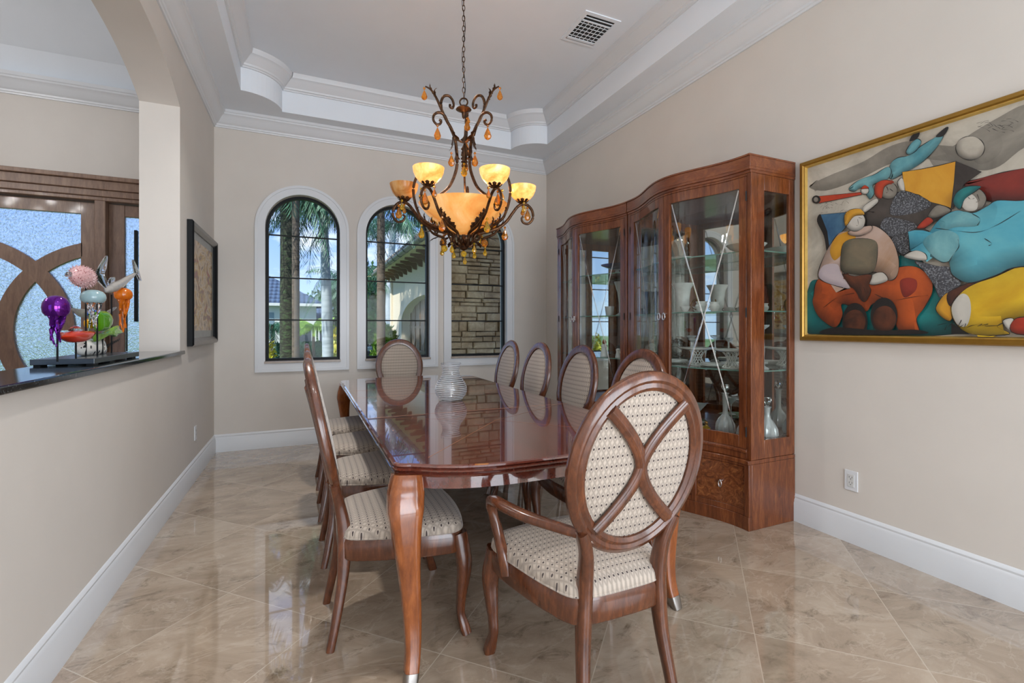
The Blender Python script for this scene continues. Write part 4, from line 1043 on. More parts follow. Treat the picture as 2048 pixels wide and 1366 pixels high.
PM = [paintm('canvas_ground', (176, 167, 152), (222, 213, 196), 4),            #0
      paintm('canvas_black', (20, 18, 18), (38, 34, 32)),                       #1
      paintm('canvas_blue', (48, 92, 128), (86, 134, 164)),                     #2
      paintm('canvas_orange', (150, 60, 20), (214, 96, 32), 3.5),               #3
      paintm('canvas_teal', (12, 110, 112), (30, 140, 138)),                    #4
      paintm('canvas_torso', (190, 150, 118), (214, 190, 178), 4),              #5
      paintm('canvas_greygreen', (92, 96, 80), (138, 122, 98), 5),              #6
      paintm('canvas_cream', (206, 200, 188), (222, 216, 204)),                 #7
      paintm('canvas_yellow', (216, 150, 30), (232, 172, 52)),                  #8
      paintm('canvas_brown', (64, 34, 22), (118, 62, 36), 7),                   #9
      paintm('canvas_charcoal', (48, 40, 36), (82, 74, 68), 5),                 #10
      paintm('canvas_speckle', (36, 36, 40), (70, 70, 76), 5, speck=1),         #11
      paintm('canvas_red', (170, 44, 24), (205, 70, 34)),                       #12
      paintm('canvas_skyblue', (80, 150, 162), (132, 190, 194)),                #13
      paintm('canvas_deepred', (118, 30, 20), (156, 50, 34)),                   #14
      paintm('canvas_cyan', (52, 158, 186), (112, 192, 202), 2.5),              #15
      paintm('canvas_gold', (206, 156, 14), (240, 198, 40), 3),                 #16
      paintm('canvas_grey', (126, 119, 108), (166, 158, 144), 4),                #17
      paintm('canvas_lilac', (196, 180, 190), (214, 198, 196), 4)]              #18
cv = B(); lay = [0]
def poly(pts, m, outline=.0035, smooth=True, n=5):
    P = [Vector((*q_(X, Y), 0)) for X, Y in pts]
    Q = cat_rom(P, True, n) if smooth else P
    Q = [Vector((max(.52, q.x), min(2.245, max(1.205, q.y)), 0)) for q in Q]
    lay[0] += 1; d = .022+lay[0]*0.00007
    cv.m = m; cv.face([(-d, q.x-1.24, q.y-1.726) for q in Q])
    if smooth and m not in (1, 11):
        area2 = sum(Q[i-1].x*Q[i].y-Q[i].x*Q[i-1].y for i in range(len(Q))); sg = 1 if area2 > 0 else -1
        w = min(.10, .26*sqrt(abs(area2)/2)); lay[0] += 1; d = .022+lay[0]*0.00007
        mt = miter([(q.x, q.y) for q in Q], True); R0 = []; R1 = []
        for q, mm in zip(Q, mt):
            out = -mm*sg; k = max(.22, .58+.40*(out.normalized().dot(Vector((-.5, .85)))))
            if outline == 0: k = 1-(1-k)*.4
            cv.cur = min(1, k); R0.append(cv.av((-d, q.x-1.24, q.y-1.726))); cv.cur = 1.0
            e = mm*sg; e = e.normalized()*min(e.length, 1.2)*w
            R1.append(cv.av((-d, min(1.975, max(.52, q.x+e.x))-1.24, min(2.245, max(1.205, q.y+e.y))-1.726)))
        lay[0] += 6
        for i in range(len(Q)):
            j = (i+1) % len(Q); e_ = i*6e-6; cv.face([(p_[0]-e_, p_[1], p_[2]) for p_ in (cv.v[R0[i]], cv.v[R0[j]], cv.v[R1[j]], cv.v[R1[i]])]); cv.col[-4:] = [cv.col[R0[i]], cv.col[R0[j]], 1.0, 1.0]
    if outline: line(Q, outline, 1, True)
def line(Q, w, m, closed=False):
    lay[0] += 1; d = .022+lay[0]*0.00007; cv.m = m
    N = len(Q); L = []
    for i in range(N):
        a, c = (Q[i-1], Q[(i+1) % N]) if closed else (Q[max(0, i-1)], Q[min(N-1, i+1)])
        t = (c-a); t = t.normalized() if t.length > 1e-7 else Vector((1, 0, 0)); nn = Vector((-t.y, t.x, 0))*w/2*(.55+.45*sin(i*.7))
        L.append((cv.av((-d, Q[i].x+nn.x-1.24, Q[i].y+nn.y-1.726)), cv.av((-d, Q[i].x-nn.x-1.24, Q[i].y-nn.y-1.726))))
    for i in range(N if closed else N-1):
        j = (i+1) % N; cv.af((L[i][0], L[j][0], L[j][1], L[i][1]))
def stroke(pts, w=.003, m=1): line(cat_rom([Vector((*q_(X, Y), 0)) for X, Y in pts], False, 6), w, m)
def disc(cx, cy, rx, ry, m, o=.003): poly([(cx+rx*cos(2*pi*i/14), cy+ry*sin(2*pi*i/14)) for i in range(14)], m, o, n=3)
cv.m = 0; cv.box(-.022, -.004, .515-1.24, YB_-.03-1.24, 1.20-1.726, 2.25-1.726)
# dim patches of the background
poly([(70, 520), (160, 470), (330, 400), (450, 330), (560, 300), (560, 360), (420, 430), (300, 490), (150, 540)], 17, 0)
poly([(640, 380), (760, 330), (880, 250), (1000, 180), (1120, 120), (1300, 90), (1300, 260), (1120, 330), (1000, 420), (900, 440), (760, 400)], 17, 0)
poly([(850, 290), (930, 250), (1000, 270), (1010, 340), (950, 400), (880, 400)], 17, 0)
poly([(70, 1238), (70, 1010), (120, 975), (180, 1010), (400, 1010), (520, 850), (640, 900), (720, 1040), (790, 1100), (800, 1238)], 4, .003)
disc(857, 333, 70, 58, 0, .003)
poly([(830, 505), (900, 482), (1000, 455), (1117, 432), (1300, 400), (1500, 380), (1500, 620), (1117, 600), (940, 590), (860, 560)], 14, .004)
# flying horn player
poly([(470, 485), (465, 420), (500, 382), (560, 368), (620, 322), (690, 280), (728, 272), (690, 335), (620, 405), (540, 452)], 13)
poly([(545, 350), (568, 312), (600, 288), (620, 305), (595, 345), (560, 366)], 13)
poly([(266, 530), (318, 488), (390, 462), (455, 425), (474, 450), (450, 488), (386, 512), (392, 550), (370, 582), (352, 562), (325, 528), (292, 545)], 13)
poly([(562, 300), (580, 266), (612, 256), (600, 286)], 1, 0); poly([(690, 276), (738, 233), (753, 236), (728, 274)], 1, 0)
poly([(118, 568), (325, 548), (330, 560), (120, 602)], 12, .003, False); disc(108, 584, 21, 20, 1, 0); disc(106, 584, 11, 12, 17, 0)
disc(345, 540, 20, 19, 7); poly([(326, 532), (345, 514), (366, 528), (345, 532)], 12, .002)
# yellow kite block
poly([(790, 398), (915, 450), (830, 508), (775, 632), (760, 610), (780, 500)], 10, .003, False)
poly([(528, 450), (620, 436), (700, 420), (790, 398), (782, 500), (765, 632), (690, 612), (610, 560), (540, 545)], 8, .004, False)
poly([(505, 500), (530, 480), (542, 545), (520, 540)], 7)
# figure in charcoal
poly([(338, 640), (390, 598), (460, 568), (520, 545), (600, 560), (650, 590), (770, 634), (690, 690), (640, 725), (660, 745), (590, 822), (540, 858), (500, 832), (470, 770), (420, 720), (350, 712)], 10)
poly([(510, 548), (600, 560), (672, 608), (590, 650), (470, 655)], 11, .003)
poly([(430, 690), (470, 670), (600, 705), (560, 745), (480, 765), (425, 735)], 11, .003)
poly([(480, 770), (560, 750), (600, 790), (540, 850), (500, 825)], 11, .003)
poly([(655, 665), (700, 612), (768, 638), (700, 672)], 17); poly([(600, 722), (650, 672), (682, 690), (640, 722)], 12)
disc(462, 540, 44, 42, 17); poly([(394, 545), (402, 508), (445, 489), (492, 500), (445, 522), (430, 578), (405, 572)], 12, .003)
stroke([(455, 520), (462, 545), (452, 552)]); stroke([(470, 532), (488, 545)])
poly([(400, 580), (340, 620), (345, 650), (410, 600)], 7, .002)
# blue cloth and seated figure
poly([(115, 690), (133, 656), (168, 720), (182, 800), (165, 845), (148, 760)], 1, 0)
poly([(133, 658), (275, 645), (255, 720), (195, 790), (175, 820), (165, 740)], 2, .004, False)
poly([(98, 1060), (128, 968), (280, 1000), (380, 985), (500, 918), (600, 913), (668, 965), (678, 1035), (640, 1110), (602, 1165), (612, 1236), (510, 1215), (480, 1095), (390, 1092), (350, 1130), (240, 1092), (240, 1150), (202, 1206), (130, 1160), (98, 1100)], 3, .005)
poly([(520, 985), (560, 965), (602, 980), (595, 1030), (540, 1060)], 14, 0)
poly([(120, 950), (150, 862), (190, 790), (230, 745), (300, 735), (382, 712), (440, 735), (492, 800), (516, 880), (505, 958), (462, 978), (400, 938), (340, 955), (240, 940), (280, 1015), (228, 1010), (150, 985)], 5, .005)
poly([(180, 830), (212, 765), (290, 738), (300, 790), (240, 850), (200, 880)], 8, 0)
poly([(124, 950), (150, 905), (215, 900), (235, 945), (275, 1012), (228, 1008), (150, 982)], 18, 0)
poly([(232, 880), (245, 800), (300, 775), (400, 785), (412, 850), (395, 930), (340, 950), (250, 940), (232, 912)], 6, .003)
poly([(370, 990), (390, 950), (440, 940), (462, 978), (400, 1000)], 7, .003)
poly([(244, 945), (300, 958), (382, 950), (372, 1000), (380, 1030), (358, 1078), (335, 1074), (300, 1022), (274, 1000)], 9)
for X in (305, 325, 345): stroke([(X, 1010), (X+12, 1045), (X+18, 1068)], .002)
stroke([(150, 1110), (220, 1060), (300, 1040)]); stroke([(400, 1045), (480, 1075), (580, 1060), (660, 1050)])
disc(303, 1180, 62, 92, 1, 0); disc(445, 1150, 66, 88, 1, 0)
disc(303, 1180, 54, 60, 9); disc(448, 1165, 58, 64, 9)
poly([(150, 1240), (205, 1206), (420, 1222), (600, 1218), (622, 1240)], 1, 0)
poly([(270, 745), (300, 730), (382, 712), (380, 740), (330, 762), (285, 760)], 5, .003)
disc(305, 690, 50, 50, 7); poly([(254, 702), (254, 662), (280, 636), (328, 631), (352, 658), (300, 668), (264, 712)], 8, .003)
stroke([(318, 680), (322, 708), (312, 712)], .002); stroke([(322, 672), (342, 678)], .002)
# black speckled lap between the figures
poly([(598, 885), (700, 908), (772, 918), (822, 992), (762, 1036), (720, 1062), (690, 1000), (640, 930)], 11)
# reclining figure in blue
poly([(700, 1112), (735, 1055), (772, 1040), (792, 1100), (772, 1175), (722, 1150)], 8)
poly([(760, 1040), (870, 988), (892, 996), (810, 1070), (770, 1102)], 9)
poly([(774, 1110), (820, 1042), (900, 990), (1000, 958), (1117, 905), (1300, 860), (1500, 860), (1500, 1100), (1300, 1150), (1117, 1165), (1000, 1200), (1060, 1240), (880, 1240), (800, 1192)], 16, .005)
poly([(778, 1110), (822, 1046), (862, 1060), (872, 1130), (850, 1200), (802, 1188)], 7, 0)
poly([(575, 832), (650, 770), (720, 680), (800, 640), (880, 650), (950, 620), (1000, 590), (1117, 592), (1300, 560), (1500, 560), (1500, 900), (1117, 912), (1000, 950), (900, 986), (840, 986), (780, 950), (765, 890), (730, 890), (660, 855), (600, 832)], 15, .005)
poly([(720, 690), (800, 645), (880, 655), (915, 690), (900, 715), (800, 720), (740, 735)], 13, 0)
poly([(640, 790), (720, 735), (800, 750), (815, 800), (765, 885), (700, 870)], 13, 0)
stroke([(700, 725), (780, 735), (900, 745), (1000, 710), (1117, 640)]); stroke([(765, 890), (790, 850), (815, 815), (810, 780)]); stroke([(880, 655), (918, 680), (905, 712)]); stroke([(940, 775), (975, 800), (960, 810)])
poly([(546, 862), (600, 834), (650, 848), (656, 880), (602, 880)], 7)
disc(885, 585, 64, 55, 17); poly([(826, 600), (870, 560), (905, 590), (900, 636), (850, 638)], 7, 0)
poly([(788, 602), (800, 560), (852, 524), (922, 523), (900, 545), (845, 585), (822, 634)], 4, .004)
stroke([(905, 560), (915, 590), (900, 600)], .002); stroke([(860, 575), (875, 585), (892, 580)], .002)
poly([(1030, 1176), (1080, 1164), (1097, 1226), (1060, 1222)], 7); poly([(1088, 1168), (1200, 1155), (1500, 1160), (1500, 1240), (1100, 1240)], 12)
poly([(780, 1186), (870, 1240), (780, 1240)], 1, 0, False)
# signature
stroke([(712, 1196), (760, 1188), (748, 1218), (772, 1198), (800, 1178), (790, 1215), (830, 1170), (806, 1215), (830, 1200), (850, 1188), (846, 1210), (880, 1198), (930, 1190), (908, 1202), (960, 1190), (945, 1200), (1028, 1196)], .003)
# loose scratches
for i in range(14):
    x = 900+random.random()*150; y = 190+random.random()*60; stroke([(x, y), (x+30, y+random.uniform(-15, 20)), (x+60, y+random.uniform(-20, 25))], .0015)
for i in range(12):
    x = 140+random.random()*110; y = 600+random.random()*60; stroke([(x, y), (x+15, y+random.uniform(-25, 10)), (x+35, y+random.uniform(-10, 15))], .0015)
cvo = cv.make('canvas', PM, pt, smooth=False)
GOLDF = plain('gold_frame', (150, 112, 44), .35, .6); GOLDD = plain('gold_frame_inner', (206, 170, 92), .35, .6)
path = [(YA-1.24, ZA-1.726), (YB_-1.24, ZA-1.726), (YB_-1.24, ZB-1.726), (YA-1.24, ZB-1.726)]; m = miter(path, True)
b = B(); b.loft([[(-d-.002, p[0]+mm.x*o, p[1]+mm.y*o) for o, d in ((0, 0), (0, .03), (.006, .042), (.024, .045), (.030, .036))] for p, mm in zip(path, m)], False, False, True); b.make('frame', GOLDF, pt, smooth=False)
b = B(); b.loft([[(-d-.002, p[0]+mm.x*o, p[1]+mm.y*o) for o, d in ((.030, .036), (.036, .038), (.042, .02))] for p, mm in zip(path, m)], False, False, True); b.make('frame_lip', GOLDD, pt, smooth=False)

# ------------------------------------------------------------------ outdoors
GRASS = NT('lawn'); _v = GRASS.coords(); _f = GRASS.noise(_v, 8, 6, .7); GRASS.col(GRASS.ramp(_f, [(.3, srgb((48, 78, 34))), (.7, srgb((96, 130, 60)))])); GRASS.set(Roughness=.9); GRASS = GRASS.m
struct(B().box(-60, 80, YB+.22, 120, -1.0, -.9).make('ground', GRASS, smooth=False))
def foliage_mat(name, c1, c2):
    n = NT(name); oi = n.n.new('ShaderNodeTexCoord'); f = n.noise(oi.outputs['Object'], 2.5, 4, .7)
    n.col(n.ramp(f, [(.35, srgb(c1)), (.65, srgb(c2))])); n.set(Roughness=.5); 
    return n.m
PALMG = foliage_mat('palm_leaf', (24, 62, 52), (66, 116, 84)); BUSHG = foliage_mat('bush_leaf', (34, 66, 44), (78, 118, 64)); YBUSH = foliage_mat('croton_leaf', (110, 140, 40), (214, 196, 50))
HEDGE = foliage_mat('hedge_leaf', (22, 62, 48), (48, 98, 66)); LIMEL = foliage_mat('lime_palm_leaf', (96, 150, 50), (170, 200, 80))
TRUNK = NT('palm_trunk'); _v = TRUNK.coords(scale=(1, 1, 4)); _f = TRUNK.noise(_v, 6, 6, .7)
TRUNK.col(TRUNK.ramp(_f, [(.3, srgb((58, 50, 44))), (.7, srgb((118, 104, 90)))])); TRUNK.set(Roughness=.9); TRUNK.bump(_f, .6, .03); TRUNK = TRUNK.m
MOSS = NT('mossy_trunk'); _v = MOSS.coords(scale=(1, 1, 2.5)); _f = MOSS.noise(_v, 7, 7, .75)
MOSS.col(MOSS.ramp(_f, [(.35, srgb((24, 34, 26))), (.5, srgb((60, 60, 48))), (.68, srgb((82, 110, 68)))])); MOSS.set(Roughness=.9); MOSS.bump(_f, .9, .06); MOSS = MOSS.m
GREYT = NT('smooth_grey_trunk'); _v = GREYT.coords(scale=(.6, .6, 5)); _f = GREYT.noise(_v, 4, 4, .6)
GREYT.col(GREYT.ramp(_f, [(.3, srgb((128, 140, 150))), (.7, srgb((176, 186, 194)))])); GREYT.set(Roughness=.8); GREYT = GREYT.m
def frond(b, p, az, L, lift, droop, wid, nl=22, rnd=random):
    prev = None; pts = []
    for i in range(nl+1):
        u = i/nl; r = L*u*(1-.25*droop*u); z = lift*L*u-droop*L*u*u
        pts.append(Vector((p[0]+r*cos(az), p[1]+r*sin(az), p[2]+z)))
    b.tube(pts[::3], [.022*(1-.8*k/len(pts[::3])) for k in range(len(pts[::3]))], 4, cap=False)
    side = Vector((-sin(az), cos(az), 0))
    for i in range(2, nl+1):
        u = i/nl; t = (pts[i]-pts[i-1]).normalized(); w = wid*(sin(pi*min(.97, u*.85+.12))**.6)
        for s in (-1, 1):
            for k in range(2):
                d = (side*s*rnd.uniform(.35, 1)+t*.4+Vector((0, 0, -.75-rnd.random()*.6))).normalized(); q = pts[i]-t*(L/nl)*.5*k
                e = q+d*w*(.85+.3*rnd.random()); mm = (q+e)/2; hw = t*.02+Vector((0, 0, .006))
                b.face([q, mm+hw, e, mm-hw])
def palm(name, label, x, y, h, r0, r1, tmat, nf, L, seed, lean=0, wid=.5, droop=.9, group='palms outside the windows', fmat=None):
    rn = random.Random(seed); t = thing(name, label, 'palm', (x, y, -.9), 0, group); h += .6
    pts = [(lean*(i/10)**1.5, 0, h*i/10) for i in range(11)]
    b = B(); b.tube(pts, interp([r0*1.25, r0, r0, (r0+r1)/2, r1, r1], 11), 16); b.make('trunk', tmat, t)
    b = B()
    for i in range(nf):
        az = i*2.39996+rn.random()*.4; frond(b, (lean, 0, h), az, L*(.8+.4*rn.random()), .75-.9*(i/nf), droop*(.6+.5*rn.random()), wid, rnd=rn)
    b.make('fronds', fmat or PALMG, t, smooth=False)
def at_y(u, Y):
    d = ray(u, 654); return d[0]*Y/d[1]
def bush(name, label, cat, loc, r, mat, n, ls, seed, group=None, core=True):
    rn = random.Random(seed); b = B()
    if core: b.ell((0, 0, r[2]*.95), (r[0]*.86, r[1]*.86, r[2]*.86), 18, 12)
    for i in range(n):
        z = rn.uniform(-.9, 1); a = rn.random()*2*pi; q = sqrt(1-z*z); k = .85+.22*rn.random()
        p = Vector((r[0]*q*cos(a)*k, r[1]*q*sin(a)*k, r[2]*(.95+z*k)))
        if p.z < 0: p.z = .01
        d = Vector((rn.uniform(-1, 1), rn.uniform(-1, 1), rn.uniform(-.6, 1))).normalized(); s = d.cross(Vector((rn.uniform(-1, 1), .3, 1))).normalized()
        b.face([p, p+d*ls*.5+s*ls*.25, p+d*ls, p+d*ls*.5-s*ls*.25])
    o = b.make(name, mat, smooth=False, loc=loc); tag(o, label, cat, group); return o
palm('palm_tree', 'thick mossy palm trunk in the left window', at_y(577, 13), 13, 5.1, .20, .19, MOSS, 26, 2.1, 1, wid=.55)
palm('palm_tree', 'slim brown palm trunk just right of the mossy one', at_y(591.5, 12.2), 12.2, 7.2, .085, .08, TRUNK, 12, 2.2, 2, wid=.5)
palm('palm_tree', 'smooth grey-blue palm trunk at the right of the left window', at_y(657, 15), 15, 5.2, .16, .12, GREYT, 22, 2.1, 3, wid=.6, lean=-.15)
palm('palm_tree', 'palm trunk running up the middle of the centre window', at_y(762, 12), 12, 5.0, .105, .095, TRUNK, 24, 1.8, 4, wid=.5)
palm('palm_tree', 'grey palm behind the gutter in the centre window', at_y(775, 25), 25, 6.9, .2, .17, GREYT, 24, 2.8, 5, wid=.6, lean=.3)
palm('palm_tree', 'low dark palm at the left edge of the centre window', at_y(728, 26), 26, 4.2, .16, .12, TRUNK, 18, 2.6, 6, wid=.6)
palm('palm_tree', 'distant palm behind the grey-blue trunk', at_y(690, 34), 34, 5.0, .16, .12, TRUNK, 18, 3.0, 8, wid=.7)
palm('palm_shrub', 'low lime green palm before the neighbouring house', at_y(627, 25), 25, 1.6, .08, .06, TRUNK, 18, 1.1, 9, wid=.32, droop=.5, fmat=LIMEL, group='low palms across the lawn')
palm('palm_shrub', 'low dark palm in the lower left of the left window', at_y(545, 24.5), 24.5, 1.6, .08, .06, TRUNK, 20, 1.3, 10, wid=.4, group='low palms across the lawn')
bush('croton_bush', 'small yellow-green bush in the lower left window corner', 'bush', (at_y(534, 9.5), 9.5, -.9), (.16, .16, 1.0), YBUSH, 500, .10, 11)
bush('leafy_bush', 'bright green leafy bush below the gutter in the centre window', 'bush', (at_y(773, 15), 15, -.9), (.42, .42, 1.1), foliage_mat('bright_bush', (80, 130, 50), (160, 190, 80)), 2200, .16, 12)
bush('yellow_shrub', 'yellow-leaved shrub right of the grey-blue palm trunk', 'bush', (at_y(671, 17), 17, -.9), (.35, .35, 1.05), YBUSH, 700, .18, 14)
for i, (u, Y, rx, rz_, lab) in enumerate(((735, 42, 3.2, 3.4, 'dark tree left of the trunk in the centre window'), (775, 36, 2.6, 2.6, 'green tree behind the bright bush beside the garage'), (548, 64, 5, 2.6, 'tree behind the neighbouring roof at left'), (700, 60, 6, 3.2, 'tree beyond the right end of the neighbouring roof'))):
    bush('background_tree', lab, 'tree', (at_y(u, Y), Y, -.9), (rx, rx, rz_+.3), BUSHG, 2600, .5, 20+i, 'trees beyond the lawn')
# clipped hedge
b = B(); hx0, hx1, hy = at_y(505, 26), at_y(700, 26), 26; b.box(hx0, hx1, hy-.4, hy+.4, -.9, .45); rn = random.Random(5)
for i in range(5000):
    p = Vector((rn.uniform(hx0, hx1), hy-.4-rn.random()*.05, rn.uniform(-.9, .5))); d = Vector((rn.uniform(-1, 1), -.4, rn.uniform(-1, 1))).normalized()*.12; s = Vector((d.z, 0, -d.x))*.3
    b.face([p, p+d*.5+s, p+d, p+d*.5-s])
tag(b.make('clipped_hedge', HEDGE, smooth=False), 'long clipped dark green hedge in front of the neighbouring house', 'hedge')
# neighbouring house
nh = thing('neighbour_house', 'white neighbouring house with a dark blue-grey tiled hip roof', 'house', (0, 38, -.3))
hx0, hx1 = at_y(500, 38), at_y(647, 38)
def rooft(name, c1, c2, sx, sy, ax=(0, 1)):
    n = NT(name); tc = n.n.new('ShaderNodeTexCoord'); s = n.n.new('ShaderNodeSeparateXYZ'); n.link(tc.outputs['Object'], s.inputs[0])
    u = n.math('SINE', n.math('MULTIPLY', s.outputs[ax[0]], 2*pi/sx)); w = n.math('FRACT', n.math('MULTIPLY', s.outputs[ax[1]], 1/sy))
    f = n.math('ADD', n.math('MULTIPLY', u, .3), w); n.col(n.ramp(f, [(.0, srgb(c1)), (.9, srgb(c2))])); n.set(Roughness=.6); n.bump(f, .8, .05); return n.m
ROOFB = rooft('blue_roof_tile', (34, 46, 66), (78, 96, 120), .32, .30, (0, 2)); STUCW = plain('white_stucco', (206, 208, 206), .9); 
b = B(); b.box(hx0, hx1-.5, 0, 8, -.6, 3.1); wl = b.make('walls', STUCW, nh, smooth=False)
b = B(); e = .5; xr = hx1+.1; zr, ze = 5.6, 3.25; xpk = at_y(538, 41); 
b.face([(hx0-e, -e, ze), (xr, -e, ze), (xpk, 4, zr), (hx0-e, 4, zr)]); b.face([(xr, -e, ze), (xr, 8.5, ze), (xpk, 4, zr)]); b.face([(hx0-e, 8.5, ze), (hx0-e, 4, zr), (xpk, 4, zr), (xr, 8.5, ze)])
b.make('roof', ROOFB, nh, smooth=False)
B().box(hx0-e, xr, -e-.05, -e+.1, ze-.18, ze+.02).make('fascia', STUCW, nh, smooth=False)
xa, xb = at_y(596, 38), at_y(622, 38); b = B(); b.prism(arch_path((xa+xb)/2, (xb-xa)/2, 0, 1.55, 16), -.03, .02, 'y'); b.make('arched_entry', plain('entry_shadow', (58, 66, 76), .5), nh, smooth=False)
xa, xb = at_y(531, 38), at_y(548, 38); B().box(xa, xb, -.03, .02, .6, 2.6).make('window', plain('house_window', (120, 140, 152), .15), nh, smooth=False)
nw = thing('far_house', 'second tiled house roof peeking out right of the grey-blue palm', 'house', (0, 46, -.3))
xa, xb = at_y(640, 46), at_y(712, 46)
B().box(xa, xb, 0, 6, -.6, 2.3).make('walls', STUCW, nw, smooth=False)
b = B(); b.face([(xa-.4, -.4, 2.3), (xb+.4, -.4, 2.3), (xb-1, 3, 3.9), (xa-.4, 3, 3.9)]); b.face([(xa-.4, 3, 3.9), (xb-1, 3, 3.9), (xb+.4, 6.4, 2.3), (xa-.4, 6.4, 2.3)]); b.face([(xb+.4, -.4, 2.3), (xb+.4, 6.4, 2.3), (xb-1, 3, 3.9)]); b.make('roof', ROOFB, nw, smooth=False)
# parked car
car = thing('parked_car', 'dark parked car seen low through the left and centre windows', 'car', (at_y(697, 21.2), 21.2, -.9))
CARP = plain('black_car_paint', (30, 38, 48), .12, .3, Coat__Weight=1.0)
prof = [(-1.75, .25), (-1.78, .62), (-1.60, .85), (-.85, .95), (-.30, 1.42), (.95, 1.45), (1.65, 1.0), (1.75, .9), (1.78, .3)]
b = B(); rings = []
for y, k in ((-.85, .93), (-.8, .98), (-.4, 1), (.4, 1), (.8, .98), (.85, .93)):
    rings.append([(x*(.97 if abs(y) > .8 else 1), y*(.86 if z > 1.1 else 1), z*k) for x, z in prof])
b.loft(rings); b.make('body', CARP, car, ang=30)
b = B(); b.box(-.62, .9, -.78, .78, 1.0, 1.33); b.make('side_window', plain('car_window', (70, 90, 105), .05), car, smooth=False, bevel=.05)
for sx in (-1.1, 1.1):
    for sy in (-.82, .82):
        w = B().tube([(sx, sy-.1, .32), (sx, sy+.1, .32)], .32, 24, up=(0, 0, 1)).make('wheel', DARK, car)
        B().tube([(sx, sy+(-.105 if sy < 0 else .105), .32), (sx, sy+(-.08 if sy < 0 else .08), .32)], .2, 12, up=(0, 0, 1)).make('hubcap', SILVER, w)
B().ell((-1.74, -.62, .66), (.06, .14, .09)).make('headlight', PORC, car)
# garage wing
STUC = NT('cream_stucco'); _v = STUC.coords(); _f = STUC.noise(_v, 22, 6, .7); STUC.col(STUC.ramp(_f, [(.3, srgb((196, 184, 164))), (.7, srgb((222, 212, 194)))])); STUC.set(Roughness=.9); STUC.bump(_f, .5, .03); STUC = STUC.m
gw = thing('garage_wing', 'cream stucco garage wing with tiled eave, gutter and arched wooden door', 'building', (3.2, 13.5, -.3))
yA, yB, zT = -4.5, 5.8, 3.45
b = B(); wall_open(b, yA, yB, -.6, zT+.25, [(-3.0, 3.8, -.6, lambda u: 1.75+.75*sqrt(max(0, 1-((u-.4)/3.4)**2)), 30)], lambda u, d, z: (d, u, z), .35)
b.box(.36, 6, yB-.3, yB, -.6, zT+.2); b.make('walls', STUC, gw, ang=25)
b = B(); b.box(.30, .34, -3.1, 3.9, -.6, 2.6)
for i in range(10): b.box(.26, .30, -3.0+i*.72, -2.93+i*.72, 0, 2.55)
for z in (.7, 1.5): b.box(.265, .30, -3, 3.8, z, z+.08)
b.make('garage_door', wood_mat('garage_door_wood', (92, 74, 58), (132, 110, 88), (160, 136, 112), .6, (4, 4, 1), 0), gw, smooth=False)
b = B(); b.box(-.6, .05, yA, yB+.5, zT+.16, zT+.20); b.make('soffit', STUC, gw, smooth=False)
COR = plain('corbel_wood', (120, 98, 84), .7)
for i in range(14):
    y = yA+.3+i*.78
    b = B(); b.prism([(-.52, zT+.16), (0, zT+.16), (0, zT-.10), (-.10, zT-.08), (-.18, zT+.02), (-.34, zT+.02), (-.42, zT+.08), (-.52, zT+.10)], y-.05, y+.05, 'y'); b.make('corbel', COR, gw, smooth=False)
b = B(); rings = []
for i in range(2):
    y = (yA, yB+.55)[i]; rings.append([(-.66+.085*cos(a), y, zT+.26+.085*sin(a)) for a in [pi+pi*k/10 for k in range(11)]])
b.loft(rings, False, False)
for y in [yA+.5+i*.9 for i in range(11)]: b.tube([(-.66+.092*cos(a), y, zT+.26+.092*sin(a)) for a in [pi+pi*k/10 for k in range(11)]], .012, 5)
b.make('gutter', plain('grey_gutter', (128, 130, 132), .4, .4), gw, ang=50)
ROOFG = rooft('brown_roof_tile', (104, 98, 94), (150, 140, 130), .28, .35, (1, 0))
b = B(); b.face([(-.68, yA, zT+.28), (-.68, yB+.55, zT+.28), (3.2, yB-2.8, zT+1.7), (3.2, yA, zT+1.7)]); b.face([(-.68, yB+.55, zT+.28), (6, yB+.55, zT+.28), (3.2, yB-2.8, zT+1.7)])
for i in range(38): b.tube([(-.70, yA+.14+i*.28, zT+.31), (-.55, yA+.14+i*.28, zT+.37)], .07, 8)
b.make('roof', ROOFG, gw, smooth=False)
B().box(-.08, 0, yB-.16, yB+.08, -.6, zT+.2).make('corner_post', STUC, gw, smooth=False)
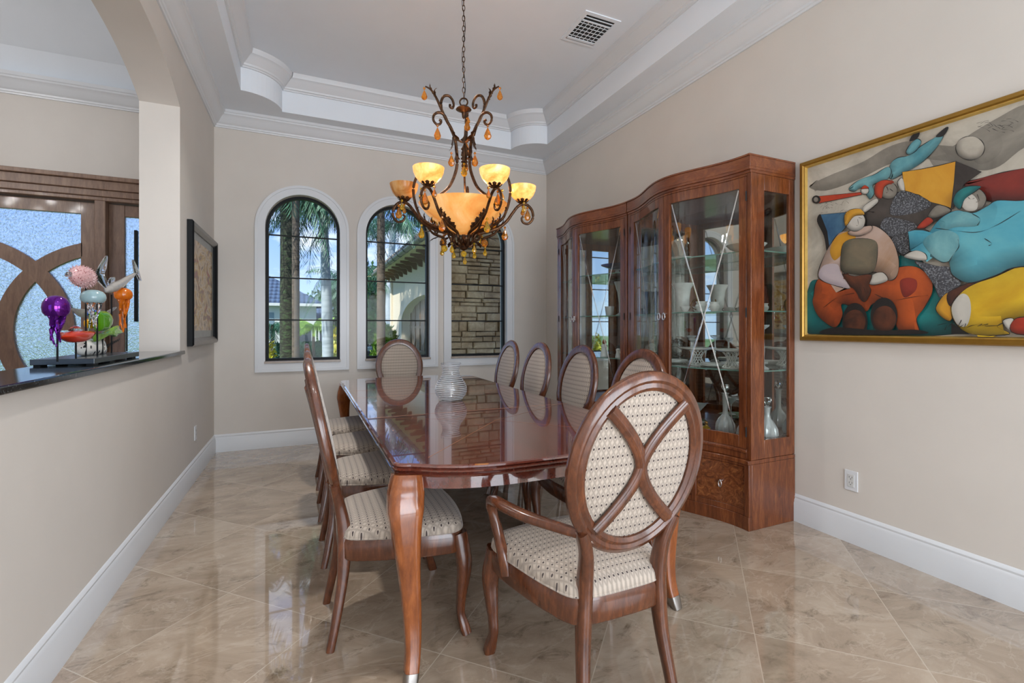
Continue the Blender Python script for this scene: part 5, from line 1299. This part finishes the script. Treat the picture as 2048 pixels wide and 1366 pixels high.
# stone wall
STN = NT('ledge_stone'); _v = STN.coords(); _f = STN.noise(_v, 9, 8, .72, .5); _g = STN.noise(_v, 2.2, 2, .5)
STN.col(STN.mix(.5, STN.ramp(_f, [(.3, srgb((92, 72, 50))), (.5, srgb((166, 138, 102))), (.72, srgb((214, 190, 150)))]), STN.ramp(_g, [(.35, srgb((134, 100, 64))), (.65, srgb((196, 170, 134)))])))
STN.set(Roughness=.95); STN.bump(_f, .8, .02); STN = STN.m
sw = thing('stone_wall', 'rough ledge-stone wall filling the right window', 'wall', (0, 7.0, -.9))
B().box(1.98, 4.2, .05, .5, 0, 5.3).make('backing', plain('stone_joint', (52, 44, 36), .9), sw, smooth=False)
b = B(); rn = random.Random(3); z = 0
while z < 5.2:
    h = rn.choice((.06, .08, .11, .13, .16)); x = 1.95-rn.random()*.06
    while x < 4.2:
        ww = rn.uniform(.14, .42); nsub = 2 if (h > .12 and rn.random() < .4) else 1
        for q in range(nsub):
            za, zb = z+h*q/nsub, z+h*(q+1)/nsub; y0 = -.03+rn.uniform(-.025, .03); g = .004; j = lambda: rn.uniform(-.005, .005); c = .012
            fr = [(x+g+c, y0+j(), za+g+c+j()), (x+ww-g-c, y0+j(), za+g+c+j()), (x+ww-g-c, y0+j(), zb-g-c+j()), (x+g+c, y0+j(), zb-g-c+j())]
            bk = [(x+g, y0+.018, za+g+j()), (x+ww-g, y0+.018, za+g+j()), (x+ww-g, y0+.018, zb-g+j()), (x+g, y0+.018, zb-g+j())]
            b2 = [(p_[0], .1, p_[2]) for p_ in bk]; b.loft([b2, bk, fr])
        x += ww
    z += h
b.make('stone_face', STN, sw, smooth=False)

# ------------------------------------------------------------------ sky, sun, lamps
w = bpy.data.worlds.new('sky'); SC.world = w; w.use_nodes = True; nt = w.node_tree; N_ = nt.nodes; bg = N_['Background']
tc = N_.new('ShaderNodeTexCoord'); sp_ = N_.new('ShaderNodeSeparateXYZ'); nt.links.new(tc.outputs['Generated'], sp_.inputs[0])
rp = N_.new('ShaderNodeValToRGB'); e = rp.color_ramp.elements; e[0].position = 0; e[0].color = srgb((184, 208, 242)); e[1].position = .3; e[1].color = srgb((92, 146, 226)); nt.links.new(sp_.outputs[2], rp.inputs[0])
mp = N_.new('ShaderNodeMapping'); mp.inputs['Scale'].default_value = (1.6, 1.6, 5.0); nt.links.new(tc.outputs['Generated'], mp.inputs[0])
no = N_.new('ShaderNodeTexNoise'); no.inputs['Scale'].default_value = 2.6; no.inputs['Detail'].default_value = 8; no.inputs['Roughness'].default_value = .6; nt.links.new(mp.outputs[0], no.inputs['Vector'])
cr = N_.new('ShaderNodeValToRGB'); e = cr.color_ramp.elements; e[0].position = .5; e[0].color = (0, 0, 0, 1); e[1].position = .66; e[1].color = (1, 1, 1, 1); nt.links.new(no.outputs[0], cr.inputs[0])
mx = N_.new('ShaderNodeMix'); mx.data_type = 'RGBA'; nt.links.new(cr.outputs[0], mx.inputs[0]); nt.links.new(rp.outputs[0], mx.inputs[6]); mx.inputs[7].default_value = srgb((242, 246, 252))
nt.links.new(mx.outputs[2], bg.inputs[0]); bg.inputs[1].default_value = 1.45
sd = bpy.data.lights.new('sun', 'SUN'); sd.energy = 6.5; sd.angle = .01; sd.color = (1, .95, .86); so = bpy.data.objects.new('sun', sd); C.objects.link(so)
so.rotation_euler = Vector((.62, .42, -.72)).to_track_quat('-Z', 'Y').to_euler()
def area(name, loc, target, sx, sy, e, col=(1, 1, 1)):
    l = bpy.data.lights.new(name, 'AREA'); l.shape = 'RECTANGLE'; l.size = sx; l.size_y = sy; l.energy = e; l.color = col
    o = bpy.data.objects.new(name, l); C.objects.link(o); o.location = loc
    o.rotation_euler = (Vector(target)-Vector(loc)).to_track_quat('-Z', 'Y').to_euler(); return o
area('rear_fill_lamp', (1.05, -3.35, 1.4), (1.05, 5, 2.6), 2.7, 2.6, 176, (.90, .96, 1))  # unseen area lamp added behind the camera as even frontal fill
area('side_fill_lamp', (3.15, -1.9, 1.65), (-.8, .9, 2.1), 1.9, 1.8, 74, (.90, .96, 1))  # unseen area lamp added to brighten the left wall and floor
fc = thing('foyer_chandelier', 'iron candle-ring chandelier hanging in the foyer, glimpsed in the cabinet mirrors', 'chandelier', (-3.0, 3.3, 2.62))
B().tube([(.34*cos(a), .34*sin(a), .02) for a in [2*pi*i/36 for i in range(36)]], .012, 8, loop=True).make('ring', IRON, fc)
B().tube([(0, 0, .75), (0, 0, 1.72)], .005, 6).make('chain', IRON, fc)
for i in range(6):
    a = 2*pi*i/6; x, y = .34*cos(a), .34*sin(a)
    am = B().tube(cat_rom([(0, 0, .75), (x*.35, y*.35, .52), (x*.85, y*.85, .25), (x, y, .02)], False, 6), .007, 8).make('arm', IRON, fc)
    B().lathe([(.001, .03), (.03, .035), (.036, .05), (.014, .05), (.013, .12), (.001, .12)], 14, (x, y, 0)).make('candle_sleeve', PORC, am)
    l = bpy.data.lights.new('candle_bulb', 'POINT'); l.energy = 10; l.shadow_soft_size = .028; l.color = (1, .98, .96); o = bpy.data.objects.new('candle_bulb', l); C.objects.link(o); o.parent = fc; o.location = (x, y, .155)
for k_, (x, y) in enumerate(((.4, .7), (1.4, .7), (.1, 3.15))):  # last lamp is an addition, out of view, to lift the left floor
    cl = thing('recessed_light', ['recessed ceiling light at the left of the tray nearest the entry', 'recessed ceiling light at the right of the tray nearest the entry', 'recessed ceiling lamp added above the left chair row to brighten the floor'][k_], 'light', (x, y, TOPZ), 0, 'recessed lights in the tray ceiling')
    B().tube([(.095*cos(a), .095*sin(a), -.004) for a in [2*pi*i/24 for i in range(24)]], .008, 6, loop=True).make('trim_ring', TRIM, cl)
    l = bpy.data.lights.new('recessed_lamp', 'AREA'); l.shape = 'DISK'; l.size = .17; l.energy = (5, 5, 18)[k_]; l.spread = radians(104); l.color = (1, .98, .95); o = bpy.data.objects.new('recessed_lamp', l); C.objects.link(o); o.parent = cl; o.location = (0, 0, -.012)

struct(B().box(FX, XR+1.2, YB+.22, YB+1.0, 4.0, 4.4).make('shade_eave', TRIM, smooth=False))  # unseen eave added to keep the sun off the stone wall
vs = SC.view_settings; SC.display_settings.display_device = 'sRGB'; vs.view_transform = 'Standard'; vs.look = 'None'; vs.gamma = 1; vs.use_curve_mapping = False; vs.exposure = 0.08
